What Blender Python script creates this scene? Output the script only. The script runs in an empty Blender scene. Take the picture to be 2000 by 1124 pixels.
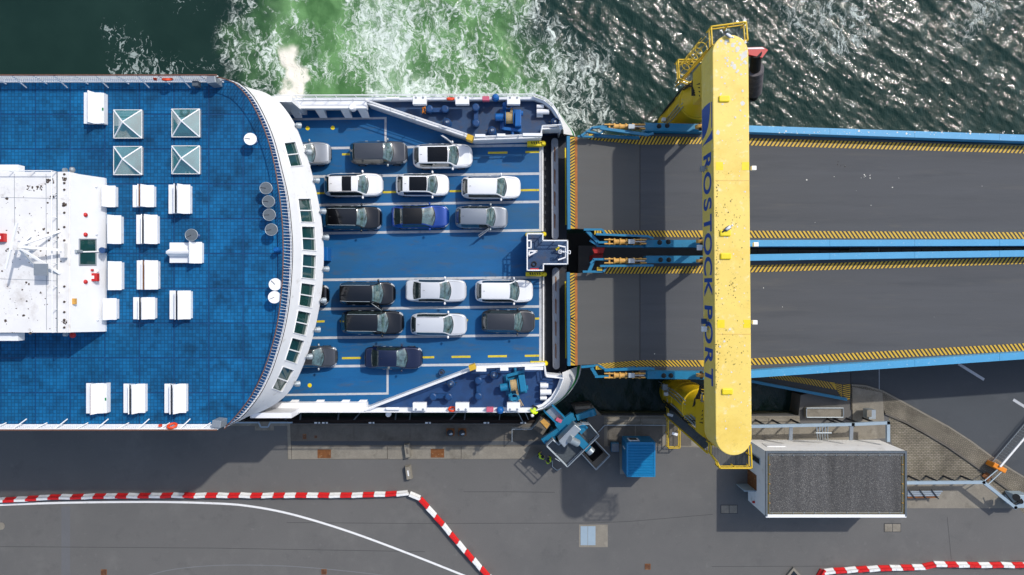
import bpy, bmesh, math, random
import numpy as np
from mathutils import Vector, Matrix
random.seed(7); rng = np.random.default_rng(7)
sc = bpy.context.scene
COL = sc.collection
R = math.radians
HC = 63.0                      # drone height above the water
F = 2000/36*24                 # focal length in photo pixels (24 mm equivalent)
# ---------------------------------------------------------------- camera, sky, sun, exposure
cam_d = bpy.data.cameras.new('drone_camera'); cam = bpy.data.objects.new('drone_camera', cam_d); COL.objects.link(cam)
cam.location = (0, 0, HC); cam.rotation_euler = (0, 0, 0)
cam_d.sensor_fit = 'HORIZONTAL'; cam_d.sensor_width = 36; cam_d.lens = 24.0; cam_d.clip_end = 2000
sc.camera = cam
SUN = Vector((0.65, 0.635, 1.0)).normalized()     # towards the sun
el = math.asin(SUN.z); az = math.atan2(SUN.x, SUN.y)
wd = bpy.data.worlds.new('World'); sc.world = wd; wd.use_nodes = True
nt = wd.node_tree
sky = nt.nodes.new('ShaderNodeTexSky'); sky.sky_type = 'NISHITA'; sky.sun_disc = False
sky.sun_elevation = el; sky.sun_rotation = az; sky.air_density = 1.0; sky.dust_density = 2.0; sky.ozone_density = 1.0
nt.links.new(sky.outputs[0], nt.nodes['Background'].inputs[0]); nt.nodes['Background'].inputs[1].default_value = 0.15
sl = bpy.data.lights.new('sun', 'SUN'); sl.energy = 2.5; sl.angle = R(0.9); sl.color = (1.0, 0.955, 0.89)
so = bpy.data.objects.new('sun', sl); COL.objects.link(so); so.location = SUN*150
so.rotation_euler = SUN.to_track_quat('Z', 'Y').to_euler()
sc.view_settings.view_transform = 'Standard'; sc.view_settings.look = 'None'; sc.view_settings.gamma = 1; sc.view_settings.use_curve_mapping = False
sc.view_settings.exposure = 0.2
try:
    sc.cycles.max_bounces = 6; sc.cycles.use_denoising = True
except Exception: pass

# ---------------------------------------------------------------- helpers
def W(x, y, d):                # photo pixel seen on a level d metres below the drone -> world point
    return Vector(((x-1000)*d/F, (562-y)*d/F, HC-d))
def WL(pts, d): return [W(x, y, d) for x, y in pts]
def lin(c): return c/12.92 if c <= 0.04045 else ((c+0.055)/1.055)**2.4
def hexc(h): h = h.lstrip('#'); return tuple(lin(int(h[i:i+2], 16)/255) for i in (0, 2, 4))
MATS = {}
def mat(name, col, rough=0.6, metal=0.0, var=0.12, scale=1.2, bump=0.0, bscale=25.0, dirt=None, coat=0.0, spec=0.5, fine=0.0, stretch=None):
    """procedural paint / stone: base colour with two octaves of tone variation, optional dirt (colour, amount, scale), bump"""
    if name in MATS: return MATS[name]
    if isinstance(col, str): col = hexc(col)
    m = bpy.data.materials.new(name); m.use_nodes = True; t = m.node_tree; N = t.nodes; L = t.links
    b = N['Principled BSDF']; b.inputs['Roughness'].default_value = rough; b.inputs['Metallic'].default_value = metal
    b.inputs['Coat Weight'].default_value = coat; b.inputs['Coat Roughness'].default_value = 0.06
    b.inputs['Specular IOR Level'].default_value = spec
    g = N.new('ShaderNodeNewGeometry'); pos = g.outputs['Position']
    if stretch:
        mp = N.new('ShaderNodeMapping'); mp.inputs['Scale'].default_value = stretch; L.new(pos, mp.inputs[0]); pos = mp.outputs[0]
    n1 = N.new('ShaderNodeTexNoise'); n1.inputs['Scale'].default_value = scale; n1.inputs['Detail'].default_value = 6; n1.inputs['Roughness'].default_value = 0.62
    L.new(pos, n1.inputs['Vector'])
    mr = N.new('ShaderNodeMapRange'); mr.inputs[1].default_value = 0.25; mr.inputs[2].default_value = 0.75
    mr.inputs[3].default_value = 1-var; mr.inputs[4].default_value = 1+var; L.new(n1.outputs[0], mr.inputs[0])
    val = mr.outputs[0]
    if fine:
        n3 = N.new('ShaderNodeTexNoise'); n3.inputs['Scale'].default_value = 14; n3.inputs['Detail'].default_value = 3; L.new(g.outputs['Position'], n3.inputs['Vector'])
        m3 = N.new('ShaderNodeMapRange'); m3.inputs[1].default_value = 0.3; m3.inputs[2].default_value = 0.7; m3.inputs[3].default_value = 1-fine; m3.inputs[4].default_value = 1+fine
        L.new(n3.outputs[0], m3.inputs[0])
        mm = N.new('ShaderNodeMath'); mm.operation = 'MULTIPLY'; L.new(val, mm.inputs[0]); L.new(m3.outputs[0], mm.inputs[1]); val = mm.outputs[0]
    mx = N.new('ShaderNodeVectorMath'); mx.operation = 'SCALE'; mx.inputs[0].default_value = col; L.new(val, mx.inputs['Scale'])
    out = mx.outputs[0]
    if dirt:
        for dc, amt, ds in (dirt if isinstance(dirt, list) else [dirt]):
            if isinstance(dc, str): dc = hexc(dc)
            n2 = N.new('ShaderNodeTexNoise'); n2.inputs['Scale'].default_value = ds; n2.inputs['Detail'].default_value = 8; n2.inputs['Roughness'].default_value = 0.7
            ad = N.new('ShaderNodeVectorMath'); ad.inputs[1].default_value = (ds*3.7, 11.3+ds, 4.1); L.new(pos, ad.inputs[0]); L.new(ad.outputs[0], n2.inputs['Vector'])
            m2 = N.new('ShaderNodeMapRange'); m2.inputs[1].default_value = 0.62-0.25*amt; m2.inputs[2].default_value = 0.74-0.1*amt; m2.inputs[3].default_value = 0; m2.inputs[4].default_value = min(1, 0.45+amt*0.6)
            L.new(n2.outputs[0], m2.inputs[0])
            mi = N.new('ShaderNodeMix'); mi.data_type = 'RGBA'; L.new(m2.outputs[0], mi.inputs[0]); L.new(out, mi.inputs[6]); mi.inputs[7].default_value = (*dc, 1); out = mi.outputs[2]
    L.new(out, b.inputs['Base Color'])
    if bump:
        n4 = N.new('ShaderNodeTexNoise'); n4.inputs['Scale'].default_value = bscale; n4.inputs['Detail'].default_value = 4; L.new(pos, n4.inputs['Vector'])
        bp = N.new('ShaderNodeBump'); bp.inputs['Strength'].default_value = bump; bp.inputs['Distance'].default_value = 0.03
        L.new(n4.outputs[0], bp.inputs['Height']); L.new(bp.outputs[0], b.inputs['Normal'])
    MATS[name] = m; return m

def wmat(o):
    o_b = Matrix.Translation(o.location) @ o.rotation_euler.to_matrix().to_4x4()
    return wmat(o.parent) @ o.matrix_parent_inverse @ o_b if o.parent else o_b
class MB:
    """collects shapes, builds ONE mesh object"""
    def __init__(s): s.v = []; s.f = []; s.sm = []
    def add(s, vs, fs, smooth=False):
        o = len(s.v); s.v += [tuple(p) for p in vs]; s.f += [tuple(i+o for i in f) for f in fs]; s.sm += [smooth]*len(fs); return s
    def box(s, c, size, rz=0.0, M=None):
        hx, hy, hz = size[0]/2, size[1]/2, size[2]/2
        vs = [Vector((x, y, z)) for x in (-hx, hx) for y in (-hy, hy) for z in (-hz, hz)]
        m = M if M is not None else Matrix.Rotation(rz, 3, 'Z')
        vs = [m @ p + Vector(c) for p in vs]
        return s.add(vs, [(0, 1, 3, 2), (4, 6, 7, 5), (0, 4, 5, 1), (2, 3, 7, 6), (0, 2, 6, 4), (1, 5, 7, 3)])
    def bbox(s, x0, x1, y0, y1, z0, z1):
        return s.box(((x0+x1)/2, (y0+y1)/2, (z0+z1)/2), (abs(x1-x0), abs(y1-y0), abs(z1-z0)))
    def prism(s, pts, z0, z1):       # polygon in plan, extruded
        n = len(pts); pts = [(p[0], p[1]) for p in pts]
        ar = sum(pts[i][0]*pts[(i+1) % n][1]-pts[(i+1) % n][0]*pts[i][1] for i in range(n))
        if ar < 0: pts = pts[::-1]
        vs = [(x, y, z0) for x, y in pts]+[(x, y, z1) for x, y in pts]
        fs = [tuple(range(n-1, -1, -1)), tuple(range(n, 2*n))]+[(i, (i+1) % n, (i+1) % n+n, i+n) for i in range(n)]
        return s.add(vs, fs)
    def loft(s, A, B):               # solid between two polygons of equal length (any z)
        n = len(A); vs = list(A)+list(B)
        return s.add(vs, [tuple(range(n-1, -1, -1)), tuple(range(n, 2*n))]+[(i, (i+1) % n, (i+1) % n+n, i+n) for i in range(n)])
    def cyl(s, p0, p1, r0, r1=None, n=12, caps=True, smooth=True):
        p0 = Vector(p0); p1 = Vector(p1); r1 = r0 if r1 is None else r1
        ax = (p1-p0).normalized(); q = ax.to_track_quat('Z', 'Y').to_matrix()
        vs = []
        for p, r in ((p0, r0), (p1, r1)):
            vs += [p+q @ Vector((r*math.cos(2*math.pi*i/n), r*math.sin(2*math.pi*i/n), 0)) for i in range(n)]
        s.add(vs, [(i, (i+1) % n, (i+1) % n+n, i+n) for i in range(n)], smooth)
        if caps: s.add(vs, [tuple(range(n-1, -1, -1)), tuple(range(n, 2*n))])
        return s
    def tube(s, pts, r, n=6, closed=False):
        pts = [Vector(p) for p in pts]
        k = len(pts)
        for i in range(k if closed else k-1):
            a, b = pts[i], pts[(i+1) % k]
            if (b-a).length < 1e-5: continue
            e = (b-a).normalized()*r*0.5
            s.cyl(a-e*(1 if (i or closed) else 0), b+e*(1 if (i < k-2 or closed) else 0), r, n=n)
        return s
    def bar(s, a, b, w, h, up=(0, 0, 1)):   # rectangular bar from a to b
        a = Vector(a); b = Vector(b); d = (b-a); L = d.length; x = d.normalized(); u = Vector(up)
        y = u.cross(x)
        y = y.normalized() if y.length > 1e-4 else Vector((0, 1, 0)); z = x.cross(y)
        M = Matrix((x, y, z)).transposed()
        return s.box((a+b)/2, (L, w, h), M=M)
    def lathe(s, c, prof, n=20, smooth=True, axis=(0, 0, 1)):
        q = Vector(axis).to_track_quat('Z', 'Y').to_matrix(); c = Vector(c); vs = []; m = len(prof)
        for r, z in prof: vs += [c+q @ Vector((r*math.cos(2*math.pi*i/n), r*math.sin(2*math.pi*i/n), z)) for i in range(n)]
        fs = [(j*n+i, j*n+(i+1) % n, (j+1)*n+(i+1) % n, (j+1)*n+i) for j in range(m-1) for i in range(n)]
        s.add(vs, fs, smooth)
        return s.add(vs, [tuple(range(n-1, -1, -1)), tuple(range((m-1)*n, m*n))])
    def torus(s, c, R0, r, n=24, k=8, axis=(0, 0, 1)):
        q = Vector(axis).to_track_quat('Z', 'Y').to_matrix(); c = Vector(c); vs = []
        for i in range(n):
            a = 2*math.pi*i/n
            for j in range(k):
                b = 2*math.pi*j/k; vs.append(c+q @ Vector(((R0+r*math.cos(b))*math.cos(a), (R0+r*math.cos(b))*math.sin(a), r*math.sin(b))))
        return s.add(vs, [(i*k+j, ((i+1) % n)*k+j, ((i+1) % n)*k+(j+1) % k, i*k+(j+1) % k) for i in range(n) for j in range(k)], True)
    def sphere(s, c, r, n=12, sc3=(1, 1, 1)):
        pr = [(max(1e-3, r*math.sin(math.pi*j/(n//2))), -r*math.cos(math.pi*j/(n//2))) for j in range(n//2+1)]
        o = len(s.v); s.lathe((0, 0, 0), pr, n)
        for i in range(o, len(s.v)): p = s.v[i]; s.v[i] = (p[0]*sc3[0]+c[0], p[1]*sc3[1]+c[1], p[2]*sc3[2]+c[2])
        return s
    def build(s, name, m, parent=None, bevel=0.0, origin=None, kind=None):
        me = bpy.data.meshes.new(name); vs = s.v
        if origin is not None:
            o = Vector(origin); vs = [tuple(Vector(p)-o) for p in vs]
        me.from_pydata(vs, [], s.f); me.polygons.foreach_set('use_smooth', s.sm)
        if isinstance(m, str): m = MATS[m]
        me.materials.append(m); me.update()
        ob = bpy.data.objects.new(name, me); COL.objects.link(ob)
        if origin is not None: ob.location = origin
        if parent is not None:
            ob.parent = parent; ob.matrix_parent_inverse = wmat(parent).inverted()
        if bevel:
            md = ob.modifiers.new('bevel', 'BEVEL'); md.width = bevel; md.segments = 2; md.limit_method = 'ANGLE'
        if kind: ob['kind'] = kind
        return ob
def empty(name, loc=(0, 0, 0), rz=0.0):
    o = bpy.data.objects.new(name, None); COL.objects.link(o); o.location = loc; o.rotation_euler = (0, 0, rz); o.empty_display_size = 0.3
    return o
def tag(o, label, cat, group=None):
    o['label'] = label; o['category'] = cat
    if group: o['group'] = group
    return o
def struct(o): o['kind'] = 'structure'; return o
def copy_tree(o, parent=None):
    c = o.copy(); COL.objects.link(c); c.parent = parent
    for ch in list(o.children): copy_tree(ch, c)
    return c
def resample(pts, n):
    pts = [Vector((p[0], p[1])) for p in pts]
    # Catmull-Rom densify, then arc length
    dense = []
    for i in range(len(pts)-1):
        p0 = pts[max(i-1, 0)]; p1 = pts[i]; p2 = pts[i+1]; p3 = pts[min(i+2, len(pts)-1)]
        for k in range(12):
            t = k/12; dense.append(0.5*((2*p1)+(p2-p0)*t+(2*p0-5*p1+4*p2-p3)*t*t+(3*p1-p0-3*p2+p3)*t**3))
    dense.append(pts[-1]); ln = [0]
    for a, b in zip(dense, dense[1:]): ln.append(ln[-1]+(b-a).length)
    out = []; j = 0
    for i in range(n):
        s = ln[-1]*i/(n-1)
        while j < len(ln)-2 and ln[j+1] < s: j += 1
        t = (s-ln[j])/max(1e-9, ln[j+1]-ln[j]); out.append(dense[j].lerp(dense[j+1], min(1, t)))
    return out
def clip_poly(poly, cx0, cx1, cy0, cy1):     # Sutherland-Hodgman: polygon against a rectangle
    def cl(P, inside, inter):
        o = []
        for i in range(len(P)):
            a, b = P[i-1], P[i]
            if inside(b):
                if not inside(a): o.append(inter(a, b))
                o.append(b)
            elif inside(a): o.append(inter(a, b))
        return o
    def ix(x): return lambda a, b: (x, a[1]+(b[1]-a[1])*(x-a[0])/(b[0]-a[0]))
    def iy(y): return lambda a, b: (a[0]+(b[0]-a[0])*(y-a[1])/(b[1]-a[1]), y)
    P = [(p[0], p[1]) for p in poly]
    for ins, itr in ((lambda p: p[0] >= cx0, ix(cx0)), (lambda p: p[0] <= cx1, ix(cx1)), (lambda p: p[1] >= cy0, iy(cy0)), (lambda p: p[1] <= cy1, iy(cy1))):
        if not P: break
        P = cl(P, ins, itr)
    return P
def railing(parent, path, h, posts, m, r=0.03, mids=(0.5,), name='railing', closed=False, kind=None):
    """handrail, mid rails and posts along a base path (list of 3-D points) -> one part"""
    b = MB(); up = Vector((0, 0, h)); P = [Vector(p) for p in path]
    b.tube([p+up for p in P], r, 6, closed)
    for k in mids: b.tube([p+up*k for p in P], r*0.7, 5, closed)
    seg = list(zip(P, P[1:]+([P[0]] if closed else []))) if closed else list(zip(P, P[1:]))
    for a, c in seg:
        n = max(1, round((c-a).length/posts))
        for i in range(n): p = a.lerp(c, i/n); b.cyl(p, p+up, r*0.8, n=5)
    b.cyl(P[-1], P[-1]+up, r*0.8, n=5)
    return b.build(name, m, parent, kind=kind)

D_WATER, D_QUAY, D_CAR, D_TOP = 63.0, 61.0, 56.0, 47.5
ZQ, ZC, ZT = HC-D_QUAY, HC-D_CAR, HC-D_TOP
# ---------------------------------------------------------------- materials
mat('white_paint', (0.80, 0.81, 0.82), 0.45, var=0.05, scale=0.6, dirt=[('#9a8f80', 0.12, 1.1)])
mat('white_clean', (0.82, 0.83, 0.84), 0.4, var=0.03)
mat('white_rusty', (0.78, 0.77, 0.75), 0.6, var=0.06, scale=0.8, dirt=[('#6d6055', 0.1, 1.4), ('#8a6a45', 0.05, 0.7), ('#b5ada5', 0.35, 0.5)])
mat('dark_blue_deck', '#1f4064', 0.6, var=0.22, scale=1.0, bump=0.15, dirt=[('#3d3d48', 0.5, 1.0), ('#173252', 0.4, 0.5), ('#564845', 0.2, 2.5)])
mat('south_deck_blue', '#143f70', 0.6, var=0.2, scale=1.0, bump=0.15, dirt=[('#0f2f56', 0.5, 0.7), ('#43454e', 0.2, 1.6)])
mat('beam_grey', '#989da3', 0.5, var=0.1, scale=1.5, dirt=[('#6f5a48', 0.25, 1.8)])
mat('gutter_blue', '#06416f', 0.5, var=0.15, scale=1.5)
mat('winch_blue', '#0c5a9e', 0.35, var=0.1, scale=3, dirt=[('#14304f', 0.2, 3)])
mat('navy_paint', '#153f6e', 0.4, var=0.15, scale=3, dirt=[('#3c2a25', 0.15, 4)])
mat('wood_rail', '#6f4a3a', 0.5, var=0.2, scale=3)
mat('glass_teal', (0.012, 0.055, 0.05), 0.06, var=0.25, scale=0.8, spec=0.8)
mat('glass_dark', (0.012, 0.018, 0.02), 0.05, var=0.1, spec=0.7)
mat('skylight_glass', (0.03, 0.15, 0.16), 0.04, var=0.5, scale=0.9, spec=1.0, coat=1.0)
mat('line_white', '#b9bcc0', 0.7, var=0.12, scale=2.5, dirt=[('#6f7880', 0.3, 2.2)])
mat('line_yellow', '#c9b62a', 0.6, var=0.12, scale=3, dirt=[('#6f6a30', 0.2, 2.5)])
mat('hazard_yellow', '#cda628', 0.55, var=0.12, scale=2.5, dirt=[('#7b5a1d', 0.25, 1.7)])
mat('hazard_black', '#262320', 0.6, var=0.2, scale=3)
mat('bright_yellow', '#e8d018', 0.5, var=0.08, scale=3)
mat('gantry_yellow', '#eacd68', 0.5, var=0.06, scale=0.5, dirt=[('#f3ecd8', 0.2, 1.6), ('#dcb94c', 0.4, 0.35), ('#8d7d45', 0.12, 3.2), ('#5f5638', 0.08, 7.0)])
mat('leg_yellow', '#cda90e', 0.4, var=0.08, scale=1, dirt=[('#8d7a18', 0.2, 1.3)])
mat('rail_yellow', '#d9b41f', 0.45, var=0.06)
mat('logo_blue', '#0e4ba0', 0.5, var=0.03)
mat('ramp_blue', '#4597c4', 0.45, var=0.06, scale=1.2, dirt=[('#cfd8dc', 0.05, 4.0)])
mat('mech_blue', '#177399', 0.4, var=0.1, scale=2, dirt=[('#164660', 0.2, 2.3)])
mat('cyl_tan', '#cf9d4c', 0.45, var=0.15, scale=4, dirt=[('#6f5526', 0.3, 4)])
mat('rust', '#74461f', 0.85, var=0.3, scale=3, dirt=[('#b8a27c', 0.25, 3.3), ('#4a2812', 0.3, 2)])
mat('rust_orange', '#a8672b', 0.8, var=0.25, scale=2, dirt=[('#7c3d1b', 0.4, 1.4)])
mat('ramp_asphalt', '#4d4f52', 0.85, var=0.1, scale=0.5, fine=0.06, bump=0.1, bscale=40, dirt=[('#404347', 0.4, 0.5), ('#595855', 0.25, 0.9), ('#5e5c57', 0.1, 2.0)], stretch=(0.14, 1.6, 1))
mat('flap_steel', '#545452', 0.7, var=0.07, scale=0.5, fine=0.05, dirt=[('#55524f', 0.35, 0.4)], stretch=(0.35, 2.2, 1))
mat('concrete', '#837d71', 0.9, var=0.14, scale=0.8, fine=0.1, bump=0.3, bscale=12, dirt=[('#5b5649', 0.4, 0.6), ('#9d978a', 0.25, 1.3)])
mat('concrete_dark', '#625d55', 0.9, var=0.18, scale=0.9, fine=0.1, bump=0.3, bscale=10, dirt=[('#46423a', 0.45, 0.5)])
mat('concrete_mossy', '#57583f', 0.9, var=0.25, scale=1.2, fine=0.1, bump=0.3, bscale=10, dirt=[('#34381e', 0.5, 0.8)])
mat('grey_steel', '#8d959c', 0.45, metal=0.3, var=0.1, scale=2)
mat('grating_dark', '#4b5256', 0.6, metal=0.2, var=0.25, scale=5)
mat('galv', '#a2abb0', 0.4, metal=0.5, var=0.1, scale=4)
mat('pale_blue_steel', '#93a5b1', 0.45, var=0.06, scale=2)
mat('black_rubber', '#1a1b1c', 0.8, var=0.25, scale=3)
mat('dark_pit', '#121518', 0.85, var=0.3, scale=1.2)
mat('dark_steel', '#20262e', 0.6, var=0.25, scale=1.5, dirt=[('#3c2a20', 0.2, 1.4)])
mat('red_paint', '#b41c1c', 0.45, var=0.08)
mat('barrier_red', '#cf1f1f', 0.4, var=0.07, scale=2, dirt=[('#8b2320', 0.1, 3)])
mat('barrier_white', (0.78, 0.78, 0.76), 0.45, var=0.05, scale=2, dirt=[('#a09a90', 0.2, 2.4)])
mat('orange', '#e0851a', 0.45, var=0.06)
mat('lifebuoy', '#d8451c', 0.5, var=0.1)
mat('rope', '#b79e72', 0.9, var=0.2, scale=8)
mat('container_blue', '#0d76a8', 0.4, var=0.08, scale=1.2, dirt=[('#3a9bd0', 0.15, 1.5)])
mat('hivis', '#c8e60a', 0.6, var=0.06)
mat('dark_cloth', '#1d222c', 0.85, var=0.2, scale=6)
mat('skin_tone', '#b98a6c', 0.6, var=0.05)
mat('helmet_white', (0.75, 0.75, 0.73), 0.35, var=0.03)
mat('green_print', '#0b7d3c', 0.5, var=0.03)
mat('flap_blue', '#1a6f96', 0.5, var=0.12, scale=2)
mat('pink', '#c05a72', 0.7, var=0.1, scale=4)
mat('round_grey', '#5a6268', 0.25, var=0.12, scale=5, coat=0.4)
mat('bird_white', '#d9d6cc', 0.8, var=0.1, scale=5); mat('grime', '#5e5430', 0.8, var=0.2, scale=5)
def splats(parent, n, rect, d, r0, r1, m, seed, dens=None):
    q_ = random.Random(seed); b = MB()
    for i in range(n):
        x = q_.uniform(rect[0], rect[2]); y = q_.uniform(rect[1], rect[3])
        if dens and q_.random() > dens(x, y): continue
        c = W(x, y, d)+Vector((0, 0, .004+.00004*i)); r = q_.uniform(r0, r1)*q_.random(); k = q_.randint(6, 9); ph = q_.random()*6
        b.add([c+Vector((r*q_.uniform(.5, 1.2)*math.cos(ph+6.283*j/k), r*q_.uniform(.5, 1.2)*math.sin(ph+6.283*j/k), 0)) for j in range(k)], [tuple(range(k))])
    b.build('bird_droppings' if m == 'bird_white' else 'grime_specks', m, parent, kind='stuff')
MATS['skylight_glass'].node_tree.nodes['Principled BSDF'].inputs['Coat IOR'].default_value = 2.3
# ---------------------------------------------------------------- water
def vnoise(x, y, seed):       # smooth value noise on numpy arrays
    r = np.random.default_rng(seed); T = r.random((256, 256))
    xi = np.floor(x).astype(int); yi = np.floor(y).astype(int); fx = x-xi; fy = y-yi
    fx = fx*fx*fx*(fx*(fx*6-15)+10); fy = fy*fy*fy*(fy*(fy*6-15)+10)
    g = lambda a, b: T[a & 255, b & 255]
    return (g(xi, yi)*(1-fx)+g(xi+1, yi)*fx)*(1-fy)+(g(xi, yi+1)*(1-fx)+g(xi+1, yi+1)*fx)*fy
def fbm(x, y, seed, o=5):
    s = 0; a = 0.5; tot = 0
    for k in range(o): s = s+a*vnoise(x*2**k+17*k, y*2**k-9*k, seed+k); tot += a; a *= 0.5
    return s/tot
def sstep(a, b, v): t = np.clip((v-a)/(b-a), 0, 1); return t*t*(3-2*t)
def make_water():
    xs = np.concatenate([[-400, -200, -110, -80], np.arange(-62, 64.01, 0.14), [80, 110, 200, 400]])
    ys = np.concatenate([[-300, -120, -60, -30], np.arange(-16, 12, 0.35), np.arange(12, 44.01, 0.14), [48, 56, 70, 100, 160, 300]])
    X, Y = np.meshgrid(xs, ys)
    px = X*F/63+1000; py = 562-Y*F/63                      # plan position in units of 4.7 cm
    wx = px+90*(fbm(px/110, py/110, 3)-0.5)*2; wy = py+70*(fbm(px/110, py/110, 11)-0.5)*2
    # propeller wash: a green tongue north of the stern
    left = 478+0.42*np.clip(wy, -200, 400)*1.0
    right = 1010+0.40*np.clip(wy, -200, 400)
    wash = sstep(-75, 70, wx-left+40*(fbm(px/40, py/40, 91)-0.5)*2)*sstep(-60, 90, right-wx)*sstep(330, 230, py)
    den = 0.15+0.46*np.exp(-((wx-(745+0.12*wy))/62)**2)+0.30*np.exp(-((py-190)/26)**2)*sstep(680, 800, px)+0.30*np.exp(-((wx-545)/40)**2)
    den = den+0.95*(fbm(px/130, py/105, 31, 3)-0.5)
    foam = np.clip(den, 0, 1)*np.maximum(wash, 0.0)
    # loose foam drifting right of the wash and at the upper right
    drift = 0.42*np.exp(-((wx-right-30)/75)**2)*sstep(330, 200, py)
    drift = drift+0.33*np.exp(-(((wx-1630)/75)**2+((wy-40)/70)**2))+0.22*np.exp(-(((wx-1890)/90)**2+((wy-20)/60)**2))+0.24*np.exp(-((wx-(left-30))/55)**2)*sstep(300, 160, py)
    foam = np.maximum(foam, drift)
    # cream scum blob beside the superstructure
    bx = 572+8*np.sin(py/18.0)+22*(fbm(py/40, px*0+3, 5)-0.5); bw = 26-0.10*np.abs(py-135)
    blob = sstep(7, -5, np.abs(px-bx+46*(fbm(px/24, py/24, 71)-.5))-bw*.8)*sstep(82, 106, py+22*(fbm(px/20, py/20, 8)-0.5))*sstep(215, 190, py)
    # broken scum patches on the calm left side
    scum = 0.5*np.exp(-(((wx-255)/105)**2+((wy-140)/32)**2))+0.55*np.exp(-(((wx-215)/60)**2+((wy-70)/75)**2))+0.5*np.exp(-(((wx-400)/80)**2+((wy-120)/40)**2))+0.45*np.exp(-(((wx-350)/45)**2+((wy-10)/25)**2))
    # waves: long swell and chop running from the upper right, calm on the left
    chop = sstep(350, 1250, px)*0.9+0.1
    th = 0.9
    Z = np.zeros_like(X)
    for i in range(26):
        lam = 0.45*1.11**i; a = 0.0125*lam**0.58; ang = th+rng.normal(0, 0.75); ph = rng.random()*6.28
        k = 2*math.pi/lam; w = k*(X*math.cos(ang)+Y*math.sin(ang))+ph+2.2*(fbm(X/lam*0.25, Y/lam*0.25, 50+i, 2)-0.5)*6.28*0.6
        Z += a*(1-np.abs(np.sin(w/2)))*1.1-a*0.5
    Z = Z*chop*1.3+0.10*wash*(fbm(X*1.3, Y*1.3, 61)-0.5)*2
    inside = (X > -62.1) & (X < 64.1) & (Y > -16.1) & (Y < 44.1)
    Z = np.where(inside, Z, 0)
    nx, ny = len(xs), len(ys)
    V = np.stack([X, Y, Z], -1).reshape(-1, 3)
    idx = np.arange(nx*ny).reshape(ny, nx)
    Fq = np.stack([idx[:-1, :-1], idx[:-1, 1:], idx[1:, 1:], idx[1:, :-1]], -1).reshape(-1, 4)
    me = bpy.data.meshes.new('water'); me.vertices.add(len(V)); me.vertices.foreach_set('co', V.ravel())
    me.loops.add(len(Fq)*4); me.loops.foreach_set('vertex_index', Fq.ravel().astype(np.int32))
    me.polygons.add(len(Fq)); me.polygons.foreach_set('loop_start', np.arange(0, len(Fq)*4, 4, dtype=np.int32))
    me.update(calc_edges=True); me.polygons.foreach_set('use_smooth', np.ones(len(Fq), bool))
    for nm, A in (('wash', wash), ('foam', foam), ('blob', blob), ('scum', scum), ('chop', chop)):
        at = me.attributes.new(nm, 'FLOAT', 'POINT'); at.data.foreach_set('value', A.ravel().astype(np.float32))
    ob = bpy.data.objects.new('water', me); COL.objects.link(ob); struct(ob)
    m = bpy.data.materials.new('harbour_water'); m.use_nodes = True; t = m.node_tree; N = t.nodes; L = t.links; b = N['Principled BSDF']
    pos = N.new('ShaderNodeNewGeometry').outputs['Position']
    def att(nm): a = N.new('ShaderNodeAttribute'); a.attribute_name = nm; return a.outputs['Fac']
    def noise(sc_, det=5, rough=0.6, vec=pos, typ=None, dist=0.0):
        n = N.new('ShaderNodeTexNoise'); n.inputs['Scale'].default_value = sc_; n.inputs['Detail'].default_value = det; n.inputs['Roughness'].default_value = rough; n.inputs['Distortion'].default_value = dist
        if typ: n.noise_type = typ
        L.new(vec, n.inputs['Vector']); return n
    def math_(op, a, c=None, clamp=False):
        n = N.new('ShaderNodeMath'); n.operation = op; n.use_clamp = clamp
        for i, v in enumerate((a, c)):
            if v is None: continue
            if isinstance(v, (int, float)): n.inputs[i].default_value = v
            else: L.new(v, n.inputs[i])
        return n.outputs[0]
    def rng_(v, a, c, lo=0.0, hi=1.0):
        n = N.new('ShaderNodeMapRange'); n.interpolation_type = 'SMOOTHSTEP'
        for i, q in enumerate((a, c, lo, hi)):
            if isinstance(q, (int, float)): n.inputs[i+1].default_value = q
            else: L.new(q, n.inputs[i+1])
        L.new(v, n.inputs[0]); return n.outputs[0]
    def mixc(f, A, B):
        n = N.new('ShaderNodeMix'); n.data_type = 'RGBA'; L.new(f, n.inputs[0])
        for i, q in ((6, A), (7, B)):
            if isinstance(q, tuple): n.inputs[i].default_value = (*q, 1)
            else: L.new(q, n.inputs[i])
        return n.outputs[2]
    # warped coordinates for foam filaments
    wn = noise(0.55, 4, 0.55); ws = N.new('ShaderNodeVectorMath'); ws.operation = 'MULTIPLY_ADD'
    L.new(wn.outputs['Color'], ws.inputs[0]); ws.inputs[1].default_value = (2.8, 2.8, 0); fs_ = N.new('ShaderNodeMapping'); fs_.inputs['Rotation'].default_value = (0, 0, 0.25); fs_.inputs['Scale'].default_value = (1.15, 0.75, 1); L.new(pos, fs_.inputs[0]); L.new(fs_.outputs[0], ws.inputs[2])
    wv = ws.outputs[0]
    def ridge(scale, det, vec):      # thin filaments: 1-|2n-1|
        n = noise(scale, det, 0.62, vec); a = math_('SUBTRACT', n.outputs[0], 0.5); a = math_('ABSOLUTE', a); return math_('SUBTRACT', 1.0, math_('MULTIPLY', a, 11.0), True)
    r1 = ridge(0.30, 4, wv); r2 = ridge(0.75, 5, wv); r3 = ridge(2.1, 5, wv); r4 = noise(3.2, 4, 0.62, wv).outputs[0]
    fil = math_('ADD', math_('MULTIPLY', r1, 0.42), math_('ADD', math_('MULTIPLY', r2, 0.42), math_('MULTIPLY', r3, 0.34)))
    fil = math_('MULTIPLY', fil, rng_(r4, 0.25, 0.75, 0.45, 1.35))
    fm = att('foam'); thr = math_('SUBTRACT', 0.74, math_('MULTIPLY', fm, 0.66))
    foamv = rng_(math_('SUBTRACT', fil, thr), -0.2, 0.6)
    foamv = math_('MULTIPLY', foamv, rng_(fm, 0.06, 0.30))
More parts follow.
